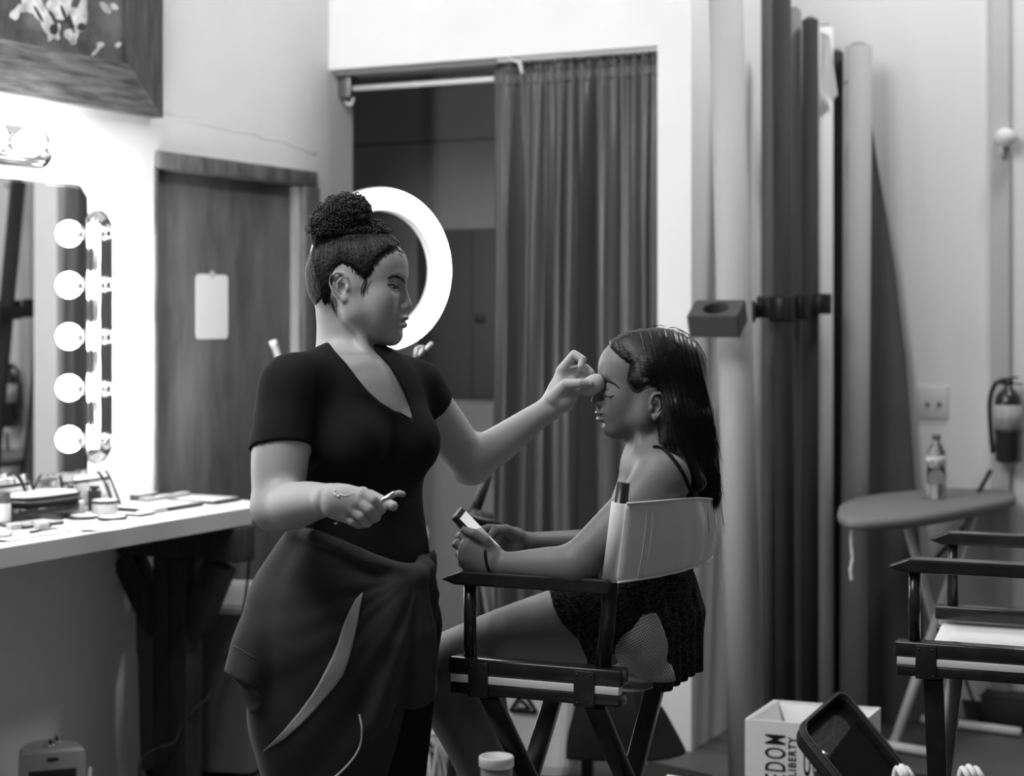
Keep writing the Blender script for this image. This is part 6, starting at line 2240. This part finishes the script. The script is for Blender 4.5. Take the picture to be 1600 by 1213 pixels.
# near hand round the phone (back of the hand towards the lens)
hd2 = 3.485
F.chain([H2n, at(768, 880, 3.478)], [.0245, .0265], .012, flat=(Vector((0, 1, 0)), .85))
F.cone(at(766, 868, 3.478), at(733, 848, hd2 - .012), .0225, .0125, .014)
F.cone(at(764, 876, 3.476), at(727, 859, hd2 - .016), .0225, .0125, .014)
F.cone(at(762, 884, 3.476), at(725, 873, hd2 - .014), .0215, .0120, .014)
F.cone(at(764, 890, 3.478), at(731, 886, hd2 - .006), .0180, .0110, .014)
finger(F, [at(733, 847, hd2 - .012), at(722, 839, hd2 + .008), at(718, 838, hd2 + .030), at(726, 842, hd2 + .048)], [.0108, .0095, .0086, .0075])
finger(F, [at(727, 858, hd2 - .014), at(717, 850, hd2 + .004), at(713, 851, hd2 + .028), at(721, 856, hd2 + .048)], [.0108, .0096, .0088, .0076])
finger(F, [at(724, 872, hd2 - .012), at(720, 865, hd2 + .008), at(718, 866, hd2 + .030), at(726, 870, hd2 + .046)], [.0104, .0092, .0084, .0074])
finger(F, [at(731, 886, hd2 - .006), at(722, 880, hd2 + .010), at(722, 880, hd2 + .028), at(730, 882, hd2 + .042)], [.0094, .0084, .0076, .0068])
finger(F, [at(772, 866, hd2 - .010), at(758, 845, hd2 - .022), at(740, 834, hd2 - .024), at(726, 829.5, hd2 - .014)], [.0150, .0112, .0094, .0080], .006)
# far hand (palm towards the lens)
fd2 = 3.60
F.chain([H2f, at(806, 848, 3.625)], [.0225, .0240], .012, flat=(Vector((0, 1, 0)), .8))
F.cone(at(804, 838, 3.62), at(778, 832, fd2 + .012), .0175, .0115, .014)
F.cone(at(804, 846, 3.62), at(775, 843, fd2 + .016), .0190, .0120, .014)
F.cone(at(804, 856, 3.615), at(777, 855, fd2 + .012), .0165, .0115, .012)
finger(F, [at(780, 828, fd2 + .014), at(764, 826, fd2 + .018), at(752, 829, fd2 + .006), at(744, 833, fd2 - .008)], [.0105, .0092, .0082, .0072])
finger(F, [at(776, 840, fd2 + .018), at(760, 838, fd2 + .022), at(748, 841, fd2 + .006), at(744, 845, fd2 - .010)], [.0105, .0094, .0084, .0074])
finger(F, [at(776, 852, fd2 + .014), at(760, 852, fd2 + .020), at(750, 853, fd2 + .006), at(748, 856, fd2 - .008)], [.0102, .0090, .0082, .0072])
finger(F, [at(806, 838, fd2 + .008), at(790, 828, fd2 - .012), at(774, 829, fd2 - .024), at(767, 838, fd2 - .028)], [.0155, .0110, .0094, .0082], .005)
hdc = np.array(HD2(.01, 0, 0))
hb2 = (tuple(hdc - [.125, .10, .135]), tuple(hdc + [.125, .10, .12]), .0017)
q0, q1 = bb([at(705, 820, 3.5), at(792, 915, 3.5)], .0)
hnb = ((q0[0], 3.435, q0[2]), (q1[0], 3.57, q1[2]), .0013)
q0, q1 = bb([at(738, 815, 3.6), at(822, 872, 3.6)], .0)
hfb = ((q0[0], 3.571, q0[2]), (q1[0], 3.665, q1[2]), .0013)
body2 = field_mesh('body', F, [((-.30, 3.28, .20), (.56, 4.05, 1.55), .005), hb2, hnb, hfb], M['skin_deep'], W2)
BV2 = bvh_of(body2)
lips(HD2, W2, M['lip_deep'], 1, .0065)
HD2.eyes(W2, shut=True)
line_on(BV2, [(943.5, 592.5), (951, 595), (960, 600), (968, 607)], .0026, M['hair'], 'eyebrow', W2, .0006, rad=lambda t: 1.0 - .75 * t ** 2)
# closed eye: lash line and lashes
line_on(BV2, [(945.5, 617), (949, 619.5), (954, 620), (959, 618.5)], .0008, M['hair'], 'eyelashes', W2, .0002)
cur_ = []
for i in range(26):
    t = RNG.uniform(0, 1)
    x, y = 944 + 14 * t, 618 + 2.2 * math.sin(math.pi * t)
    p = onto(BV2, x, y, .0002)
    if p is None: continue
    p = Vector(p)
    d = Vector((-.0032 - .0006 * RNG.normal(), -.002, -.0030))
    cur_.append([(p + d * q + UP * (.0022 * q * q))[:] for q in np.linspace(0, 1, 8)])
strands('lashes', cur_, .00035, M['hair'], W2)
# soft hairs along the temple and forehead hairline
cur_ = []
hl_ = [(958, 545), (969, 556), (988, 569), (985, 582), (983, 594), (988, 604), (996, 611), (1006, 606)]
HAIRLINE = hl_
# nose ring
rc_ = HD2(.103, .003, -.0515)
mb = MB()
rp = [rc_ + HD2.f * (.0042 * math.cos(a)) * .92 + UP * (.0048 * math.sin(a)) - UP * .003 for a in [2 * math.pi * k / 16 for k in range(17)]]
mb.tube(rp, .0006, 6, cap=False); mb.build('nose_ring', M['chrome'], W2)

# hair: long, straight, combed back
F = Field(); HD2.skull(F, .0065)
F.ell(at(1030, 568, 3.62), [.080, .082, .062], None, .03)
F.cone(at(1050, 580, 3.62), at(1066, 650, 3.60), .070, .055, .03)
F.cone(at(1066, 650, 3.60), at(1084, 716, 3.595), .055, .044, .03, flat=(Vector((0, 1, 0)), 1.2))
F.cone(at(1084, 716, 3.595), at(1108, 775, 3.58), .040, .026, .03, flat=(Vector((0, 1, 0)), 1.2))
F.cone(at(1050, 640, 3.55), at(1052, 690, 3.53), .030, .024, .03)
F.cone(at(1052, 690, 3.53), at(1090, 755, 3.51), .024, .018, .02)
fc = poly_sdf([(900, 500), (948, 534), (958, 545), (969, 556), (988, 569), (985, 582), (983, 594), (988, 604), (996, 611), (1004, 609), (1012, 604), (1025, 605), (1034, 616), (1035, 638), (1026, 660), (1013, 684), (1020, 694), (1037, 703), (1051, 716), (1068, 734), (1076, 756), (1088, 800), (1000, 830), (880, 800)])
F.cut(fc, [.0, 3, 1], [.6, 4.2, 1.7], .010)
def hw(X, Y, Z):
    u = 800 + FPX * X / Y; w = HOR - FPX * (Z - CAMZ) / Y
    a = (u - 1000) * .9 - (w - 500) * .22
    return .0006 * np.sin(a * .42) + .0006 * np.sin(a * .95 + 1.2) + .0015 * np_noise(X, Y, Z * .4, 41, 60)
F.warp(hw)
hair2 = field_mesh('hair', F, [((.16, 3.46, 1.06), (.47, 3.76, 1.54), .0024)], M['hair_black'], W2)
BVH2 = bvh_of(hair2)
def bez(P4, q):
    a, b, c, d = [np.array(p, dtype=float) for p in P4]
    return (1 - q) ** 3 * a + 3 * q * (1 - q) ** 2 * b + 3 * q * q * (1 - q) * c + q ** 3 * d
fam = [((958, 543), (990, 498), (1095, 520), (1104, 640), (1124, 800)), ((963, 549), (1000, 510), (1085, 535), (1098, 640), (1116, 805)),
       ((972, 558), (1010, 525), (1070, 550), (1082, 650), (1108, 800)), ((988, 570), (1020, 545), (1056, 570), (1062, 650), (1098, 795)),
       ((985, 590), (1010, 575), (1040, 590), (1046, 660), (1088, 780)), ((994, 608), (1014, 580), (1046, 592), (1046, 660), (1076, 750)),
       ((1034, 600), (1046, 600), (1056, 640), (1030, 680), (1044, 708))]
cur_ = []
BVHy = bvh_of(body2, hair2)
for i in range(1300):
    a = RNG.uniform(0, len(fam) - 1.001); j = int(a); t = a - j
    A_ = [np.array(fam[j][k]) * (1 - t) + np.array(fam[j + 1][k]) * t + RNG.normal(size=2) * (1.2 if k in (0,) else 3.5) for k in range(5)]
    A_[0] = A_[0] + (A_[0] - np.array([1035., 600.])) * RNG.uniform(-.03, .06)
    c1 = [A_[0], A_[0] + (A_[1] - A_[0]) * .8, A_[2] + (A_[1] - A_[2]) * .1, A_[2]]
    q_end = RNG.uniform(.8, 1.0)
    xs_ = [bez((A_[0], A_[1], A_[2], A_[3]), q) for q in np.linspace(0, 1, 13)] + [A_[3] + (A_[4] - A_[3]) * q + np.array([4 * math.sin(q * 3), 0]) for q in np.linspace(0, q_end, 9)[1:]]
    pts = []
    for xy in xs_:
        p = onto(BVHy, xy[0], xy[1], .0003)
        if p is None:
            if not pts: continue
            last = np.array(pts[-1]); prev = np.array(pts[-2]) if len(pts) > 1 else last
            p = last + (last - prev) * .9
        if pts and np.linalg.norm(np.array(p) - np.array(pts[-1])) > .05: break
        pts.append(tuple(p))
    if len(pts) >= 16:
        idx_ = np.linspace(0, len(pts) - 1, 18)
        arr = np.array(pts)
        cur_.append([arr[int(k)] * (1 - (k - int(k))) + arr[min(int(k) + 1, len(pts) - 1)] * (k - int(k)) for k in idx_])
strands('combed_strands', cur_, .0007, M['hair_black'], W2)
hairline_down('temple_hairs', HAIRLINE, (1020, 570), (1050, 560), 360, 5, 20, BVHy, M['hair_black'], W2)
# flyaways: outline of the crown, lower back ends, and far side locks under the chin
cur_ = []
for i in range(26):
    th = RNG.uniform(-2.3, -.5)
    d0 = 3.62 + RNG.normal() * .02
    cur_.append([at(1032 + 72 * math.cos(th + .3 * q) * (1 + .05 * math.sin(3 * q) * RNG.uniform(.9, 1.1)), 586 + 75 * math.sin(th + .3 * q) * (1 + .04 * math.sin(3 * q)), d0)[:] for q in np.linspace(0, 1, 14)])
strands('flyaway_hairs', [[tuple(p) for p in c] for c in cur_], .0005, M['hair_strand'], W2)
cur_ = []
for i in range(90):
    x0 = RNG.uniform(1085, 1116); y0 = RNG.uniform(620, 760); w = RNG.uniform(-4, 6)
    d0 = 3.56 + RNG.normal() * .02
    cur_.append([at(x0 + (8 + w) * q + 5 * math.sin(2.5 * q + w), y0 + 85 * q, d0)[:] for q in np.linspace(0, 1, 14)])
strands('flyaway_hairs', [[tuple(p) for p in c] for c in cur_], .0005, M['hair_black'], W2)
cur_ = []
for i in range(260):
    t = RNG.uniform(0, 1)
    x0 = 992 + 10 * RNG.uniform(); y0 = 672 + 20 * RNG.uniform(-1, 1)
    x1 = 962 + 30 * t; y1 = 735 + 45 * RNG.uniform() 
    d0 = 3.69 + .02 * RNG.normal()
    cur_.append([at(x0 + (x1 - x0) * q + 4 * math.sin(4 * q + i), y0 + (y1 - y0) * q, d0)[:] for q in np.linspace(0, 1, 14)])
strands('far_lock', [[tuple(p) for p in c] for c in cur_], .0008, M['hair'], W2)

# black strappy top
F = Field()
F.cone(at(1036, 748, 3.61), at(1022, 880, 3.61), .092, .070, .03, flat=(Vector((0, 1, 0)), 1.3))
F.ell(at(1000, 805, 3.60), [.066, .090, .062], None, .04)
F.cut(poly_sdf([(900, 600), (900, 780), (1000, 790), (1050, 760), (1072, 745), (1090, 800), (1108, 806), (1118, 760), (1100, 700), (1080, 600)]), [0, 3.2, 1], [.7, 3.60, 1.7], .003)
F.cut(lambda X, Y, Z: (1.27 - Z) * -1 * -1 + 0 * X + 0 * Y, [0, 3, 1.2], [.7, 4, 1.6], .003)
F.warp(lambda X, Y, Z: .0015 * np_noise(X, Y, Z, 51, 50))
F.cut(lambda X, Y, Z: (Z - .99) + 0 * X + 0 * Y, [-2, 2, .8], [2, 5, 1.0], .002)
field_mesh('tank_top', F, [((.10, 3.40, .97), (.50, 3.84, 1.30), .005)], M['tank'], W2)
line_on(BV2, [(1022, 699), (1034, 702), (1046, 712), (1060, 730), (1072, 752), (1082, 780), (1088, 800)], .0042, M['tank'], 'shoulder_strap', W2, .001)
# wrist band
ctr = at(773, 885, 3.476); axb = (E2n - H2n).normalized()
mb = MB()
ba = UP.cross(axb).normalized(); bb_ = axb.cross(ba)
rp = []
for k in range(37):
    a = 2 * math.pi * k / 36
    dd_ = ba * math.cos(a) + bb_ * math.sin(a)
    c_ = ctr - axb * (.007 * math.sin(a))
    h_ = BV2.ray_cast(c_ + dd_ * .05, -dd_, .05)
    rp.append((h_[0] if h_[0] is not None else c_ + dd_ * .027) + dd_ * .0012)
mb.tube(rp, .0030, 8, cap=False); mb.build('wrist_band', M['black_matte'], W2)
# shorts with a pale mesh side
F = Field()
F.ell(C2(-.07, 0, .885), [.125, .178, .090], (CF, CW, UP), .04)
F.cone(C2(-.05, -.095, .880), C2(.085, -.100, .868), .098, .090, .03)
F.cone(C2(-.05, .095, .880), C2(.11, .100, .868), .098, .088, .03)
F.cone(at(1026, 905, 3.60), C2(-.06, 0, .93), .074, .098, .04, flat=(CW, 1.35))
F.cone(at(892, 950, 3.50), at(945, 938, 3.50), .016, .022, .02)
F.cone(at(878, 962, 3.48), at(905, 985, 3.47), .009, .009, .01)
F.cut(poly_sdf([(700, 880), (852, 900), (866, 950), (880, 976), (902, 1000), (916, 1030), (920, 1100), (700, 1100)]), [-.4, 3.2, .6], [.3, 4.2, 1.1], .002)
F.cut(lambda X, Y, Z: (Z - .792) + 0 * X + 0 * Y, [-2, 2, .6], [2, 5, .80], .004)
F.warp(lambda X, Y, Z: .0030 * np_noise(X, Y, Z, 61, 40) + .0016 * np_noise(X, Y, Z, 62, 110))
meshp = poly_sdf([(1022, 950), (1003, 962), (985, 985), (960, 1000), (950, 1026), (975, 1066), (1060, 1078), (1050, 1040), (1044, 1005), (1034, 975)])
def split(c):
    d = meshp(c[:, 0], c[:, 1], c[:, 2])
    return (np.asarray(d) < 0).astype(int)
mm = bpy.data.materials.new('perforated_mesh'); mm.use_nodes = True
nt = mm.node_tree; bs = nt.nodes['Principled BSDF']; bs.inputs['Roughness'].default_value = .8
tcn = nt.nodes.new('ShaderNodeTexCoord'); mp_ = nt.nodes.new('ShaderNodeMapping'); mp_.inputs['Rotation'].default_value = (0, .5, 0); mp_.inputs['Scale'].default_value = (1, 0, 1)
vo = nt.nodes.new('ShaderNodeTexVoronoi'); vo.inputs['Scale'].default_value = 230; vo.inputs['Randomness'].default_value = .12
cr = nt.nodes.new('ShaderNodeMapRange'); cr.inputs['From Min'].default_value = .26; cr.inputs['From Max'].default_value = .36; cr.inputs['To Min'].default_value = .03; cr.inputs['To Max'].default_value = .52
cc = nt.nodes.new('ShaderNodeCombineColor')
nt.links.new(tcn.outputs['Object'], mp_.inputs[0]); nt.links.new(mp_.outputs[0], vo.inputs['Vector']); nt.links.new(vo.outputs['Distance'], cr.inputs['Value'])
for i in range(3): nt.links.new(cr.outputs[0], cc.inputs[i])
nt.links.new(cc.outputs[0], bs.inputs['Base Color'])
shorts = field_mesh('shorts', F, [((-.06, 3.38, .77), (.46, 3.96, 1.06), .0036)], M['shorts'], W2)
F = Field()
F.ell(at(1002, 1016, 3.475), [.052, .045, .050], None, .02)
F.ell(at(1018, 985, 3.49), [.030, .040, .045], None, .02)
F.ell(at(1030, 1050, 3.50), [.045, .045, .028], None, .02)
F.warp(lambda X, Y, Z: .0020 * np_noise(X, Y, Z, 71, 50))
F.cut(lambda X, Y, Z: -meshp(X, Y, Z), [.0, 3.3, .6], [.6, 3.8, 1.1], .002)
F.cut(lambda X, Y, Z: (Z - .772) + 0 * X + 0 * Y, [-2, 2, .6], [2, 5, .78], .004)
field_mesh('mesh_side_panel', F, [((.08, 3.40, .75), (.32, 3.60, .96), .003)], mm, shorts)
# loose skirt of the shorts hanging over the back edge of the seat
F = Field()
for y in (-.10, -.065, -.03, .005, .04, .075, .11, .14):
    F.chain([C2(-.168, y, .965), C2(-.198, y, .87), C2(-.204, y - .006, .755)], [.024, .021, .016], .03)
F.warp(lambda X, Y, Z: .0035 * np.sin((X + Y) * 95 + 3 * Z) + .002 * np_noise(X, Y, Z, 63, 70))
F.cut(lambda X, Y, Z: (Z - .752) + 0 * X + 0 * Y, [-2, 2, .6], [2, 5, .76], .003)
field_mesh('shorts_drape', F, [((.15, 3.32, .72), (.50, 3.85, 1.0), .004)], M['shorts'], shorts)

# phone in her hands
p0_ = at(722, 818, 3.515)
PL = (Vector((.045, .0, -.047))).normalized(); PW = Vector((.010, .058, .012)).normalized()
PN = PL.cross(PW).normalized()
if PN.z < 0: PN = -PN
PW = PN.cross(PL).normalized()
pc_ = at(712, 808, 3.50) + PL * .058 + PW * .022
ph_ = empty('mobile_phone', pc_, 'dark mobile phone with a pale end and lit screen held in the seated woman\'s hands', 'phone')
mb = MB(); mb.box(pc_, PL * .060, PW * .030, PN * .0052, .003); mb.build('phone_body', M['black'], ph_)
mb = MB(); mb.box(pc_ - PN * .0045, PL * .0605, PW * .0312, PN * .0025, .0022); mb.build('case', M['black'], ph_)
mb = MB(); mb.box(pc_ - PL * .0605 - PN * .001, PL * .0022, PW * .0290, PN * .0060, .0015); mb.build('end_cap', M['paper'], ph_)
mb = MB(); mb.box(pc_ + PN * .0056, PL * .050, PW * .0265, PN * .0006, .0004); mb.build('screen', M['screen'], ph_)
mb = MB(); mb.prism([pc_ + PN * .0064 + PL * a + PW * b for a, b in ((-.018, -.026), (.0, -.026), (.02, .026), (-.004, .026))], PN, .0003); mb.build('screen_picture', M['screen_grey'], ph_)
mb = MB(); mb.box(pc_ - PL * .030 - PW * .0305, PL * .006, PW * .0008, PN * .0015, .0005); mb.build('side_button', M['plate'], ph_)
